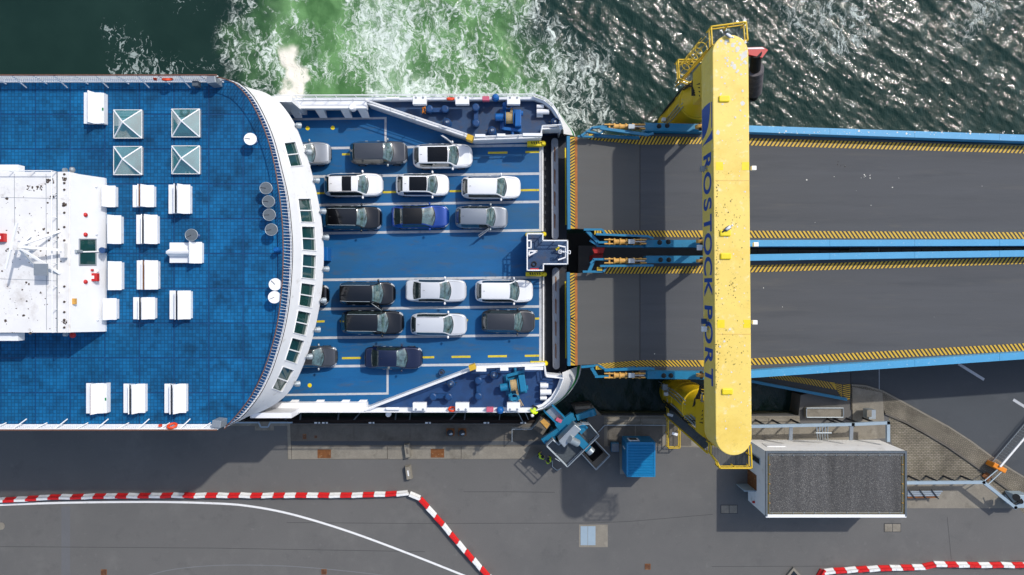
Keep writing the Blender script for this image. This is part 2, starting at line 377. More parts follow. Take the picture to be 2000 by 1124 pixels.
    # scum flakes
    sn = noise(2.6, 3, 0.6, wv, dist=0.8).outputs[0]; sm = att('scum')
    sthr = math_('SUBTRACT', 0.80, math_('MULTIPLY', sm, 0.43)); scumv = math_('MULTIPLY', rng_(math_('SUBTRACT', sn, sthr), -0.02, 0.05), rng_(sm, 0.05, 0.3))
    bl = math_('MULTIPLY', att('blob'), rng_(noise(1.6, 5, 0.6, wv).outputs[0], 0.22, 0.42))
    gn = noise(0.32, 4, 0.55, wv).outputs[0]
    green = mixc(rng_(gn, 0.35, 0.7), (0.055, 0.145, 0.045), (0.16, 0.33, 0.125))
    milky = rng_(fm, 0.25, 0.9); green = mixc(math_('MULTIPLY', milky, 0.45), green, (0.34, 0.48, 0.33))
    dark = mixc(rng_(noise(0.12, 3).outputs[0], 0.35, 0.7), (0.0075, 0.023, 0.017), (0.012, 0.032, 0.024))
    dark = mixc(math_('MULTIPLY', att('chop'), 0.7), dark, (0.013, 0.038, 0.031))
    c = mixc(math_('MULTIPLY', att('wash'), 0.95), dark, green)
    c = mixc(math_('MULTIPLY', scumv, 0.62), c, (0.40, 0.47, 0.45))
    c = mixc(math_('MULTIPLY', foamv, 0.9), c, (0.70, 0.77, 0.72))
    c = mixc(bl, c, (0.78, 0.74, 0.64))
    L.new(c, b.inputs['Base Color'])
    anyf = math_('MAXIMUM', math_('MAXIMUM', foamv, scumv), bl)
    L.new(rng_(anyf, 0.0, 0.6, 0.055, 0.7), b.inputs['Roughness'])
    b.inputs['IOR'].default_value = 1.33
    b1 = N.new('ShaderNodeBump'); b1.inputs['Distance'].default_value = 0.05; L.new(math_('MULTIPLY', att('chop'), 0.75), b1.inputs['Strength'])
    st = N.new('ShaderNodeMapping'); st.inputs['Rotation'].default_value = (0, 0, -0.7); st.inputs['Scale'].default_value = (1.5, 0.8, 1); L.new(pos, st.inputs[0])
    L.new(noise(4.2, 2.5, 0.55, st.outputs[0], dist=0.7).outputs[0], b1.inputs['Height'])
    b2 = N.new('ShaderNodeBump'); b2.inputs['Distance'].default_value = 0.05; b2.inputs['Strength'].default_value = 0.6; L.new(foamv, b2.inputs['Height']); L.new(b1.outputs[0], b2.inputs['Normal'])
    L.new(b2.outputs[0], b.inputs['Normal'])
    me.materials.append(m)
    return ob
make_water()

# ---------------------------------------------------------------- quay, road, paving
mat('quay_asphalt', '#62615f', 0.9, var=0.06, scale=0.18, fine=0.07, bump=0.15, bscale=30, dirt=[('#585857', 0.45, 0.09), ('#6d6c69', 0.3, 0.22), ('#515150', 0.16, 0.55), ('#747370', 0.05, 1.7)])
mat('road_asphalt', '#484c50', 0.9, var=0.07, scale=0.2, fine=0.07, bump=0.15, bscale=30, dirt=[('#3d4146', 0.4, 0.12), ('#56595b', 0.25, 0.3)], stretch=(1.0, 1.6, 1))
def block_paving(name, c1, c2, cj, bw, bh, rot):
    m = bpy.data.materials.new(name); m.use_nodes = True; t = m.node_tree; N = t.nodes; L = t.links; b = N['Principled BSDF']; b.inputs['Roughness'].default_value = 0.9
    g = N.new('ShaderNodeNewGeometry'); mp = N.new('ShaderNodeMapping'); mp.inputs['Rotation'].default_value = (0, 0, rot); L.new(g.outputs['Position'], mp.inputs[0])
    br = N.new('ShaderNodeTexBrick'); br.inputs['Scale'].default_value = 1.0; br.inputs['Brick Width'].default_value = bw; br.inputs['Row Height'].default_value = bh; br.inputs['Mortar Size'].default_value = 0.02
    br.inputs['Color1'].default_value = (*hexc(c1), 1); br.inputs['Color2'].default_value = (*hexc(c2), 1); br.inputs['Mortar'].default_value = (*hexc(cj), 1); L.new(mp.outputs[0], br.inputs[0])
    n = N.new('ShaderNodeTexNoise'); n.inputs['Scale'].default_value = 0.5; n.inputs['Detail'].default_value = 7; L.new(g.outputs['Position'], n.inputs[0])
    r = N.new('ShaderNodeMapRange'); r.inputs[1].default_value = 0.3; r.inputs[2].default_value = 0.7; r.inputs[3].default_value = 0.6; r.inputs[4].default_value = 1.2; L.new(n.outputs[0], r.inputs[0])
    v = N.new('ShaderNodeVectorMath'); v.operation = 'SCALE'; L.new(br.outputs[0], v.inputs[0]); L.new(r.outputs[0], v.inputs['Scale']); L.new(v.outputs[0], b.inputs['Base Color'])
    bp = N.new('ShaderNodeBump'); bp.inputs['Strength'].default_value = 0.5; bp.inputs['Distance'].default_value = 0.01; bp.invert = True; L.new(br.outputs['Fac'], bp.inputs['Height']); L.new(bp.outputs[0], b.inputs['Normal'])
    MATS[name] = m
block_paving('block_paving', '#8a8172', '#77705f', '#4d4a40', 0.30, 0.15, 0.0)
block_paving('block_kerb_paving', '#847c6d', '#736c5d', '#504c43', 0.24, 0.12, R(33))
DQ = D_QUAY
qpts = [(-4000, 828), (1048, 828), (1062, 850), (1100, 878), (1130, 868), (1150, 812), (1185, 812), (1560, 812), (1564, 772), (1662, 752), (1662, 470), (6000, 470), (6000, 6000), (-4000, 6000)]
q = MB().prism(WL(qpts, DQ), -4, ZQ).build('quay', 'quay_asphalt'); struct(q)
# road that dives under the ramps, kerbed paving strip, paved yard
kerb_px = [(1662, 752), (1690, 754), (1722, 764), (1760, 784), (1800, 806), (1850, 833), (1895, 862), (1935, 892), (1975, 918), (2020, 945), (2080, 985)]
inner_px = [(1662, 800), (1726, 802), (1728, 808), (1770, 826), (1810, 848), (1850, 872), (1890, 900), (1925, 925), (1960, 950), (2010, 985), (2080, 1030)]
road = MB().prism(WL([(1662, 480)]+kerb_px+[(2600, 1200), (2600, 480)], DQ), ZQ-0.02, ZQ+0.004).build('road', 'road_asphalt'); struct(road)
pv = MB().prism(WL(kerb_px+inner_px[::-1], DQ), ZQ-0.02, ZQ+0.12).build('pavement', 'block_kerb_paving'); struct(pv)
k = MB(); kp = [W(x, y, DQ) for x, y in kerb_px]
for a, c in zip(kp, kp[1:]):
    n = max(1, round((c-a).length/1.0))
    for i in range(n):
        p = a.lerp(c, i/n); s = a.lerp(c, (i+0.985)/n); MB().bar(p+Vector((0, 0, 0.066)), s+Vector((0, 0, 0.066)), 0.14, 0.132).build('kerb_stone', 'concrete', pv)
pc = MB().prism(WL([(1664, 756), (1722, 767), (1726, 829), (1700, 829), (1664, 829)], DQ), ZQ-0.02, ZQ+0.126).build('concrete_pad', 'concrete', pv)
yard = MB().prism(WL(inner_px[1:]+[(2080, 1100), (1990, 992), (1775, 992), (1740, 860), (1735, 812)], DQ), ZQ-0.02, ZQ+0.008).build('paved_yard', 'block_paving'); struct(yard)
ys_ = MB().prism(WL([(1760, 945), (1935, 945), (1990, 993), (1760, 993)], DQ), ZQ-0.02, ZQ+0.014).build('concrete_strip', 'concrete', yard)
gut = MB(); ip = [W(x, y, DQ) for x, y in inner_px[2:]]
for a, c in zip(ip, ip[1:]): gut.bar(a+Vector((0, 0, 0.07)), c+Vector((0, 0, 0.07)), 0.16, 0.14)
gut.build('edging', 'concrete_dark', pv)
# road joint line and centre dashes
MB().prism(WL([(1715.5, 480), (1717, 480), (1718, 762), (1716.5, 762)], DQ), ZQ, ZQ+0.008).build('road_seam', 'grey_steel', road)
for a, c in (((1872, 711), (1922, 742)), ((1979, 781), (2040, 819))):
    A = W(*a, DQ); B = W(*c, DQ); MB().bar(A+Vector((0, 0, 0.006)), B+Vector((0, 0, 0.006)), 0.24, 0.008).build('lane_dash', 'line_white', road)
# concrete quay apron: cope beam, slab panels, service strip
ap = struct(MB().prism(WL([(562, 828.5), (1046, 828.5), (1060, 850), (1075, 868), (1035, 897), (562, 898)], DQ), ZQ-0.05, ZQ+0.004).build('quay_apron', 'concrete_dark'))
for x0, x1 in ((568, 690), (692, 800), (802, 930), (932, 1046)):
    MB().prism(WL([(x0, 832), (x1, 832), (x1, 858.5), (x0, 858.5)], DQ), ZQ, ZQ+0.03).build('concrete_slab', 'concrete_dark', ap)
MB().prism(WL([(566, 862), (1060, 862), (1066, 869), (566, 870)], DQ), ZQ, ZQ+0.010).build('asphalt_strip', 'road_asphalt', ap)
for x0, x1 in ((570, 756), (757.5, 900), (901.5, 1036)):
    MB().prism(WL([(x0, 872.5), (x1, 872.5), (x1 if x1 < 1000 else 1025, 896), (x0, 897)], DQ), ZQ, ZQ+0.03).build('concrete_slab', 'concrete', ap)
MB().prism(WL([(561, 824), (567, 824), (569, 897), (563, 897)], DQ), ZQ, ZQ+0.05).build('concrete_curb', 'concrete', ap)
MB().prism(WL([(400, 824.5), (561, 824.5), (561, 832), (400, 832)], DQ), ZQ-0.3, ZQ+0.02).build('cope_beam', 'concrete', ap)
MB().prism(WL([(498, 827), (535, 827), (535, 841), (498, 841)], DQ), ZQ, ZQ+0.024).build('concrete_slab', 'concrete', ap)
fr = MB()
for a, c in (((505, 824), (510, 834)), ((510, 834), (524, 834)), ((524, 834), (529, 824)), ((529, 825.5), (572, 825.5)), ((440, 825.5), (505, 825.5))): fr.bar(W(*a, DQ)+Vector((0, 0, .05)), W(*c, DQ)+Vector((0, 0, .05)), 0.12, 0.1)
fr.build('steel_edge', 'pale_blue_steel', ap)
# rust covers and small iron lids let into the apron
for x0, y0, x1, y1, lab in ((619, 877, 648, 896, 'rusty square cover plate at the left of the concrete quay strip'), (840, 876, 869, 895, 'rusty square cover plate right of the concrete blocks on the quay strip')):
    e = MB().prism(WL([(x0, y0), (x1, y0), (x1, y1), (x0, y1)], DQ), ZQ+0.01, ZQ+0.036).build('cover_plate', 'concrete'); tag(e, lab, 'cover plate')
    c = W((x0+x1)/2, (y0+y1)/2, DQ); s = (x1-x0)*DQ/F
    MB().box(c+Vector((0, 0, .036)), (s*.9, s*.58, .02)).build('plate', 'rust', e)
for x, y, w, h, lab in ((595, 853, 7, 10, 'small red brown iron lid on the quay slab'), (617, 853.5, 5, 5, 'tiny dark iron lid beside the red brown one'),
                        (203, 1118, 11, 11, 'rusty drain grate at the bottom left picture edge'), (633, 1117, 10, 10, 'rusty drain grate near the bottom edge under the white line'), (1265, 1107, 11, 11, 'rusty drain grate at the bottom edge right of the grey plate')):
    c = W(x, y, DQ); s = DQ/F; o = MB().box(c+Vector((0, 0, .022)), (w*s, h*s, .036)).build('iron_lid', 'rust'); tag(o, lab, 'drain cover')
    bars = MB()
    for i in range(4): bars.box(c+Vector(((i-1.5)*w*s*.22, 0, .042)), (w*s*.08, h*s*.8, .012))
    bars.build('grate_bars', 'dark_steel', o)
for x, y, lab in ((1424, 995, 'pair of square concrete lids left of the grey roofed building'), (1743, 1031, 'pair of square concrete lids below the grey roofed building')):
    c = W(x, y, DQ); s = DQ/F; e = MB().box(c+Vector((0, 0, .006)), (33*s, 17*s, .02)).build('utility_cover', 'dark_steel'); tag(e, lab, 'utility cover')
    for k in (-1, 1): MB().box(c+Vector((k*8*s, 0, .02)), (15*s, 15*s, .024)).build('lid', 'concrete', e)
e = MB().prism(WL([(1131, 1025), (1187, 1025), (1187, 1069), (1131, 1069)], DQ), ZQ, ZQ+.012).build('access_hatch', 'concrete'); tag(e, 'pale steel access hatch in a square concrete frame on the asphalt', 'hatch')
for x0, x1 in ((1134, 1147.5), (1148.2, 1163)): MB().prism(WL([(x0, 1028), (x1, 1028), (x1, 1065), (x0, 1065)], DQ), ZQ+.01, ZQ+.03).build('hatch_plate', 'pale_blue_steel', e)
MB().cyl(W(2, 1028, DQ), W(2, 1028, DQ)+Vector((0, 0, .02)), .33, n=28).build('manhole_cover', 'concrete'); tag(bpy.data.objects['manhole_cover'], 'round pale manhole cover cut by the left picture edge', 'manhole')
e = MB().prism(WL([(1532, 1126), (1548, 1107), (1566, 1126), (1548, 1145)], DQ), ZQ, ZQ+.25).build('pit_frame', 'concrete'); tag(e, 'dark diamond shaped pit with concrete rim at the bottom picture edge', 'pit')
MB().prism(WL([(1538, 1126), (1548, 1113), (1560, 1126), (1548, 1139)], DQ), ZQ+.2, ZQ+.262).build('dark_lid', 'glass_dark', e)
# painted white lane edge line curving across the quay
ln = [(-40, 988), (100, 983), (220, 981), (330, 981), (430, 984), (480, 988), (540, 998), (600, 1013), (680, 1038), (760, 1067), (840, 1098), (920, 1130), (960, 1146)]
cen = resample(ln, 70); A = []; B = []
for i, p in enumerate(cen):
    t_ = (cen[min(i+1, 69)]-cen[max(i-1, 0)]).normalized(); nn = Vector((-t_.y, t_.x))*2.0
    A.append(W(*(p+nn), DQ)+Vector((0, 0, .006))); B.append(W(*(p-nn), DQ)+Vector((0, 0, .006)))
struct(MB().add(A+B, [(i, i+1, 71+i, 70+i) for i in range(69)]).build('road_marking', 'barrier_white'))
ln = [(270, 1130), (330, 1114), (400, 1106), (470, 1104), (560, 1106), (650, 1113), (740, 1123), (800, 1132)]
cen = resample(ln, 40); A = []; B = []
for i, p in enumerate(cen):
    t_ = (cen[min(i+1, 39)]-cen[max(i-1, 0)]).normalized(); nn = Vector((-t_.y, t_.x))*0.8
    A.append(W(*(p+nn), DQ)+Vector((0, 0, .006))); B.append(W(*(p-nn), DQ)+Vector((0, 0, .006)))
mat('faded_line', '#6f7172', 0.9, var=0.1, scale=1)
struct(MB().add(A+B, [(i, i+1, 41+i, 40+i) for i in range(39)]).build('faded_road_marking', 'faded_line'))
# faint expansion seams and a repaired patch in the quay asphalt
mat('asphalt_patch', '#626365', 0.9, var=0.06, scale=0.5, fine=0.07)
struct(MB().prism(WL([(120, 990), (137, 989.5), (137, 1130), (120, 1130)], DQ), ZQ-.01, ZQ+.003).build('asphalt_repair', 'asphalt_patch'))
mat('asphalt_seam', '#4a4a49', 0.9, var=0.1)
for P in ([(560, 1021), (820, 1023), (1150, 1022), (1230, 1019), (1392, 1005)], [(905, 961), (985, 961), (1084, 962)], [(1390, 1107), (1700, 1106), (2050, 1093)], [(0, 1068), (420, 1071), (830, 1078)], [(1850, 1010), (1858, 1093)]):
    b = MB()
    for a, c in zip(P, P[1:]): b.bar(W(*a, DQ)+Vector((0, 0, .001)), W(*c, DQ)+Vector((0, 0, .001)), .05, .005)
    struct(b.build('asphalt_seam', 'asphalt_seam'))
# lower wall ledges of the quay right of the mooring pit
led = struct(MB().prism(WL([(1172, 806), (1562, 806), (1562, 812.5), (1176, 812.5)], 62.2), -3, HC-62.2).build('quay_ledge', 'concrete_mossy'))
ap2 = struct(MB().prism(WL([(1180, 813), (1562, 813), (1562, 830), (1734, 830), (1734, 856), (1386, 875), (1294, 872), (1180, 872)], DQ), ZQ-.05, ZQ+.006).build('gantry_apron', 'concrete'))
for x0, x1 in ((1187, 1240), (1242, 1294), (1300, 1350)): MB().prism(WL([(x0, 829), (x1, 829), (x1, 871), (x0, 871)], DQ), ZQ, ZQ+.02).build('concrete_slab', 'concrete_dark', ap2)
for x0, x1 in ((1182, 1250), (1251, 1320), (1440, 1500), (1501, 1560)): MB().prism(WL([(x0, 817), (x1, 817), (x1, 823), (x0, 823)], DQ), ZQ, ZQ+.12).build('cope_stone', 'concrete', ap2)
for x0, x1 in ((1470, 1530), (1532, 1592), (1594, 1660), (1662, 1722)): MB().prism(WL([(x0, 834), (x1, 834), (x1, 853), (x0, 853)], DQ), ZQ, ZQ+.02).build('concrete_slab', 'concrete', ap2)
# ---------------------------------------------------------------- the ferry
ferry = empty('ferry', (-25, 2.5, 0)); tag(ferry, 'white car ferry with blue decks berthed bow first at the ramps', 'ferry')
DM = 54.8; ZM = HC-DM         # raised mooring decks
DB = 53.7; ZB = HC-DB         # bulwark top
def deck_material():
    m = bpy.data.materials.new('blue_deck_mats'); m.use_nodes = True; t = m.node_tree; N = t.nodes; L = t.links; b = N['Principled BSDF']; b.inputs['Roughness'].default_value = 0.6; b.inputs['Specular IOR Level'].default_value = 0.25
    g = N.new('ShaderNodeNewGeometry'); P = 68*D_TOP/F/10
    mp = N.new('ShaderNodeMapping'); mp.inputs['Scale'].default_value = (1/P, 1/P, 0); o = W(1.5, 155, D_TOP); mp.inputs['Location'].default_value = (-o.x/P, -o.y/P, 0); L.new(g.outputs['Position'], mp.inputs[0])
    fl = N.new('ShaderNodeVectorMath'); fl.operation = 'FLOOR'; L.new(mp.outputs[0], fl.inputs[0])
    fr = N.new('ShaderNodeVectorMath'); fr.operation = 'FRACTION'; L.new(mp.outputs[0], fr.inputs[0])
    wn = N.new('ShaderNodeTexWhiteNoise'); wn.noise_dimensions = '2D'; L.new(fl.outputs[0], wn.inputs['Vector'])
    sx = N.new('ShaderNodeSeparateXYZ'); L.new(fr.outputs[0], sx.inputs[0])
    def edge(v, wid):
        a = N.new('ShaderNodeMath'); a.operation = 'SUBTRACT'; L.new(v, a.inputs[0]); a.inputs[1].default_value = 0.5
        c = N.new('ShaderNodeMath'); c.operation = 'ABSOLUTE'; L.new(a.outputs[0], c.inputs[0])
        r = N.new('ShaderNodeMapRange'); r.inputs[1].default_value = 0.5-wid; r.inputs[2].default_value = 0.5; L.new(c.outputs[0], r.inputs[0]); return r.outputs[0]
    mxx = N.new('ShaderNodeMath'); mxx.operation = 'MAXIMUM'; L.new(edge(sx.outputs[0], .17), mxx.inputs[0]); L.new(edge(sx.outputs[1], .17), mxx.inputs[1])
    n = N.new('ShaderNodeTexNoise'); n.inputs['Scale'].default_value = 0.35; n.inputs['Detail'].default_value = 4; L.new(g.outputs['Position'], n.inputs[0])
    st = N.new('ShaderNodeTexNoise'); st.inputs['Scale'].default_value = 0.8; st.inputs['Detail'].default_value = 3; L.new(g.outputs['Position'], st.inputs[0])
    cr = N.new('ShaderNodeValToRGB'); e = cr.color_ramp.elements; e[0].position = 0.25; e[0].color = (*hexc('#064a75'), 1); e[1].position = 0.75; e[1].color = (*hexc('#0e6597'), 1); L.new(n.outputs[0], cr.inputs[0])
    v1 = N.new('ShaderNodeMapRange'); v1.inputs[3].default_value = 0.86; v1.inputs[4].default_value = 1.22; L.new(wn.outputs[0], v1.inputs[0])
    v2 = N.new('ShaderNodeMapRange'); v2.inputs[1].default_value = 0.53; v2.inputs[2].default_value = 0.7; v2.inputs[3].default_value = 1.0; v2.inputs[4].default_value = 0.62; L.new(st.outputs[0], v2.inputs[0])
    mq = N.new('ShaderNodeMapping'); mq.inputs['Scale'].default_value = (.1, .1, 0); L.new(mp.outputs[0], mq.inputs[0]); fq = N.new('ShaderNodeVectorMath'); fq.operation = 'FLOOR'; L.new(mq.outputs[0], fq.inputs[0]); wq_ = N.new('ShaderNodeTexWhiteNoise'); wq_.noise_dimensions = '2D'; L.new(fq.outputs[0], wq_.inputs['Vector']); v4 = N.new('ShaderNodeMapRange'); v4.inputs[3].default_value = 0.88; v4.inputs[4].default_value = 1.13; L.new(wq_.outputs[0], v4.inputs[0])
    v3 = N.new('ShaderNodeMapRange'); v3.inputs[3].default_value = 1.0; v3.inputs[4].default_value = 0.5; L.new(mxx.outputs[0], v3.inputs[0])
    a0 = N.new('ShaderNodeMath'); a0.operation = 'MULTIPLY'; L.new(v1.outputs[0], a0.inputs[0]); L.new(v4.outputs[0], a0.inputs[1])
    a = N.new('ShaderNodeMath'); a.operation = 'MULTIPLY'; L.new(a0.outputs[0], a.inputs[0]); L.new(v2.outputs[0], a.inputs[1])
    c = N.new('ShaderNodeMath'); c.operation = 'MULTIPLY'; L.new(a.outputs[0], c.inputs[0]); L.new(v3.outputs[0], c.inputs[1])
    sc_ = N.new('ShaderNodeVectorMath'); sc_.operation = 'SCALE'; L.new(cr.outputs[0], sc_.inputs[0]); L.new(c.outputs[0], sc_.inputs['Scale']); L.new(sc_.outputs[0], b.inputs['Base Color'])
    bp = N.new('ShaderNodeBump'); bp.inputs['Strength'].default_value = 0.4; bp.inputs['Distance'].default_value = 0.012; bp.invert = True; L.new(mxx.outputs[0], bp.inputs['Height']); L.new(bp.outputs[0], b.inputs['Normal'])
    MATS['blue_deck_mats'] = m
deck_material()
mat('car_deck_blue', '#145a8e', 0.55, var=0.16, scale=0.35, fine=0.05, spec=0.3, dirt=[('#2d5878', 0.6, 0.22), ('#0f4d82', 0.3, 0.8), ('#4d5459', 0.28, 0.9)], stretch=(0.45, 1.5, 1))
# hull below the car deck
hull_px = [(-600, 190), (1040, 190), (1066, 200), (1088, 218), (1102, 240), (1108, 258), (1108, 734), (1104, 752), (1090, 776), (1068, 793), (1040, 801), (-600, 801)]
MB().prism(WL(hull_px, 55.5), -3, 5.4).build('hull', 'white_paint', ferry)
# bow shoulders: white flare from the bulwark out to the lower bow, green stripe on it
def shoulder(top, low):
    T = resample(top, 16); Lw = resample(low, 16); nL = 16
    v = [W(p.x, p.y, DB+.05) for p in T]+[W(p.x, p.y, 58.5) for p in Lw]+[W(p.x, p.y, 62.9)*1.0 for p in Lw]
    f = [(i, i+1, nL+i+1, nL+i) for i in range(nL-1)]+[(nL+i, nL+i+1, 2*nL+i+1, 2*nL+i) for i in range(nL-1)]
    MB().add(v, f, True).build('bow_shoulder', 'white_paint', ferry)
    a = [v[i].lerp(v[nL+i], .76)+Vector((.01, 0, .015)) for i in range(nL)]; c = [v[i].lerp(v[nL+i], .9)+Vector((.01, 0, .015)) for i in range(nL)]
    MB().add(a+c, [(i, i+1, nL+i+1, nL+i) for i in range(nL-1)], True).build('green_stripe', 'green_print', ferry)
shoulder([(1040, 189), (1064, 198), (1080, 212), (1092, 232), (1100, 252), (1101, 262)], [(1046, 190), (1072, 203), (1094, 222), (1109, 242), (1120, 256), (1124, 266)])
shoulder([(1098, 728), (1099, 742), (1093, 760), (1080, 779), (1060, 794), (1036, 802)], [(1136, 713), (1132, 735), (1121, 756), (1103, 777), (1078, 795), (1050, 804)])
deck = MB().prism(WL([(300, 203), (1057.5, 203), (1057.5, 797), (300, 797)], D_CAR), 5.3, ZC).build('car_deck', 'car_deck_blue', ferry)
# lane lines and dashes painted on the car deck
def stripe(a, c, w, m, nm, z=0.005):
    A = W(*a, D_CAR); B = W(*c, D_CAR); MB().bar(A+Vector((0, 0, z)), B+Vector((0, 0, z)), w, 0.006).build(nm, m, deck)
for i, (y0, y1, x0) in enumerate(((291, 284, 560), (346, 339.5, 560), (402, 394.5, 560), (457, 450, 560), (548, 542, 560), (605, 599, 560), (661, 655, 560), (717, 711, 550))): stripe((x0, y0), (1057, y1), .2, 'line_white', 'lane_line', 0.004+i*.0002)
stripe((540, 234), (755, 231), .17, 'line_white', 'lane_line'); stripe((753, 233), (753, 284), .17, 'line_white', 'lane_line', .008)
stripe((540, 772), (759, 769), .17, 'line_white', 'lane_line'); stripe((757, 716), (757, 770), .17, 'line_white', 'lane_line', .008)
for a, c in (((1055.5, 284), (1055.5, 452)), ((1055.5, 541), (1055.5, 712))): stripe(a, c, .2, 'line_white', 'edge_line', .009)
for x0, x1, y in ((668, 690, 302), (953, 991, 299), (1026, 1054, 297.5), (618, 636, 378), (744, 777, 376), (878, 905, 374), (1017, 1053, 372), (618, 634, 628.5), (664, 672, 628), (905, 914, 626), (1040, 1053, 623), (668, 705, 700), (824, 848, 698.5), (882, 919, 697.5), (953, 990, 696.5), (1025, 1054, 695.5)): stripe((x0, y), (x1, y-.5), .17, 'line_yellow', 'lane_dash', .006)
for x, y in ((601, 251), (650, 250), (605, 753)): MB().cyl(W(x, y, D_CAR), W(x, y, D_CAR)+Vector((0, 0, .012)), .17, n=20).build('yellow_dot', 'bright_yellow', deck)
# sea well between car deck edge and bow opening
MB().prism(WL([(1057.6, 258), (1108, 258), (1108, 734), (1057.6, 734)], 56.8), 5.35, 5.6).build('bow_well', 'dark_steel', ferry)
for x, y0, y1 in ((1083.5, 270, 468), (1085.5, 523, 722)):
    r = 6.6*56.6/F; A = W(x, y0, 56.6); B = W(x+1, y1, 56.6); pts = []
    for k in range(9): an = math.pi*k/8; pts.append((A.x+r*math.cos(an), A.y-r+r*math.sin(an)))
    for k in range(9): an = math.pi+math.pi*k/8; pts.append((B.x+r*math.cos(an), B.y+r+r*math.sin(an)))
    lb = MB().prism(pts, 5.6, 6.4).build('locking_beam', 'beam_grey', ferry)
    for q in range(4):
        ya = y0+(y1-y0)*(.08+.22*q); yb = ya+(y1-y0)*.16; MB().prism(WL([(x-1.3, ya), (x+1.6, ya+4), (x+1.3, yb), (x-1, yb-3)], 56.6), 6.35, 6.405).build('rust_streak', 'rust', lb)
for x, y0, y1 in ((1058.5, 287, 452), (1060, 541, 708)): MB().prism(WL([(x, y0), (x+3, y0), (x+3, y1), (x, y1)], 56), 6.2, ZC-.01).build('deck_edge', 'white_rusty', ferry)
wl = MB()
for i in range(10):
    for y0, y1 in ((295, 450), (550, 705)): wl.box(W(1064, y0+(y1-y0)*i/9, 56.6), (.16, .28, .3))
wl.build('locking_lugs', 'dark_steel', ferry, kind='stuff')
# raised mooring decks with white walls
north_px = [(716, 204), (735, 197), (1043, 196), (1062, 203), (1078, 216), (1088, 232), (1093, 250), (1060, 252), (1057, 270), (928, 275), (915, 270)]
south_px = [(716, 797), (1036, 797), (1058, 790), (1077, 775), (1088, 755), (1095, 737), (1068, 733), (1064, 714), (930, 719)]
for P, m_ in ((north_px, 'dark_blue_deck'), (south_px, 'south_deck_blue')): MB().prism(WL(P, DM), 5.4, ZM).build('mooring_deck', m_, ferry)
def wall(pts, d, z0, z1, th, m, nm):
    b = MB(); P = [W(x, y, d) for x, y in pts]
    for i, (a, c) in enumerate(zip(P, P[1:])):
        e = (c-a).normalized()*th*.45
        A = Vector((a.x, a.y, (z0+z1)/2))-(e if i else e*0); B = Vector((c.x, c.y, (z0+z1)/2))+e
        b.bar(A, B, th, z1-z0+.0007*(i % 3))
    return b.build(nm, m, ferry)
nb = [(545, 194), (1043, 191.5), (1062, 198.5), (1078, 211), (1089, 228), (1096, 250)]
sb = [(545, 800.5), (1036, 800.5), (1060, 793), (1079, 777), (1091, 757), (1098, 737)]
for P in (nb, sb):
    wall(P, DB+.3, 5.45, ZM+.55, .09, 'white_paint', 'bulwark')
    wall(P, DB+.4, ZM+.552, ZM+.64, .26, 'white_clean', 'bulwark_cap')
    railing(ferry, [W(x, y, DM) for x, y in P], 1.1, 1.6, MATS['white_clean'], .035, (.72,), 'bulwark_rail')
# the walls between mooring decks and lanes with double rails
ni = [(718, 202), (908, 266), (926, 273), (1056, 268.5), (1058, 252), (1096, 250)]
si = [(718, 798), (905, 727), (932, 716.5), (1063, 711.5), (1066, 733), (1098, 736)]
for P in (ni, si):
    wall(P, DM-.3, ZC+.005, ZM+.35, .12, 'white_paint', 'deck_wall')
    railing(ferry, [W(x, y, DM) for x, y in P], 1.05, 1.9, MATS['white_clean'], .045, (.62,), 'deck_rail')
for (x, y, w) in ((933, 268.5, 20), (976, 267.5, 16), (1026, 266.5, 38)): MB().box(W(x+w/2-5, y-2, DB), (w*.04, .22, .5)).build('rail_panel', 'white_clean', ferry)
for (x, y, w) in ((935, 722.5, 20), (982, 721, 16), (1030, 719.5, 36)): MB().box(W(x+w/2-5, y, DB), (w*.04, .22, .5)).build('rail_panel', 'white_clean', ferry)
# wide white box bulwark beside the lanes under the bridge front
for y0, y1, sgn in ((196.5, 212, 1), (787, 803, -1)):
    bb = MB().prism(WL([(420, y0), (716, y0), (716, y1), (420, y1)], 54.2), ZC+1.2, HC-54.2).build('bulwark_box', 'white_clean', ferry)
    MB().prism(WL([(420, 197.5), (716, 197.5), (716, 200), (420, 200)] if sgn > 0 else [(420, 799), (716, 799), (716, 802.5), (420, 802.5)], 55), 5.4, ZC+1.2).build('side_plate', 'white_paint', bb)
    ye = y1 if sgn > 0 else y0
    for x in (570, 620, 670, 704):
        A = W(x, ye, 54.3); s = sgn
        q_ = 1.0 if s > 0 else .35
        MB().add([A+Vector((-.35, .1*s, 0)), A+Vector((.35, .1*s, 0)), A+Vector((.5, -.5*s*q_, -1.1*q_)), A+Vector((-.1, -.5*s*q_, -1.1*q_)), A+Vector((-.35, .1*s, -1.2*q_)), A+Vector((.35, .1*s, -1.2*q_))],
                 [(0, 1, 2, 3), (0, 3, 4), (1, 5, 2), (3, 2, 5, 4), (0, 4, 5, 1)]).build('bracket', 'white_paint', ferry)
    railing(ferry, [W(545, y0 if sgn > 0 else y1, 54.2), W(716, y0 if sgn > 0 else y1, 54.2)], .6, 1.0, MATS['white_clean'], .03, (), 'box_rail')
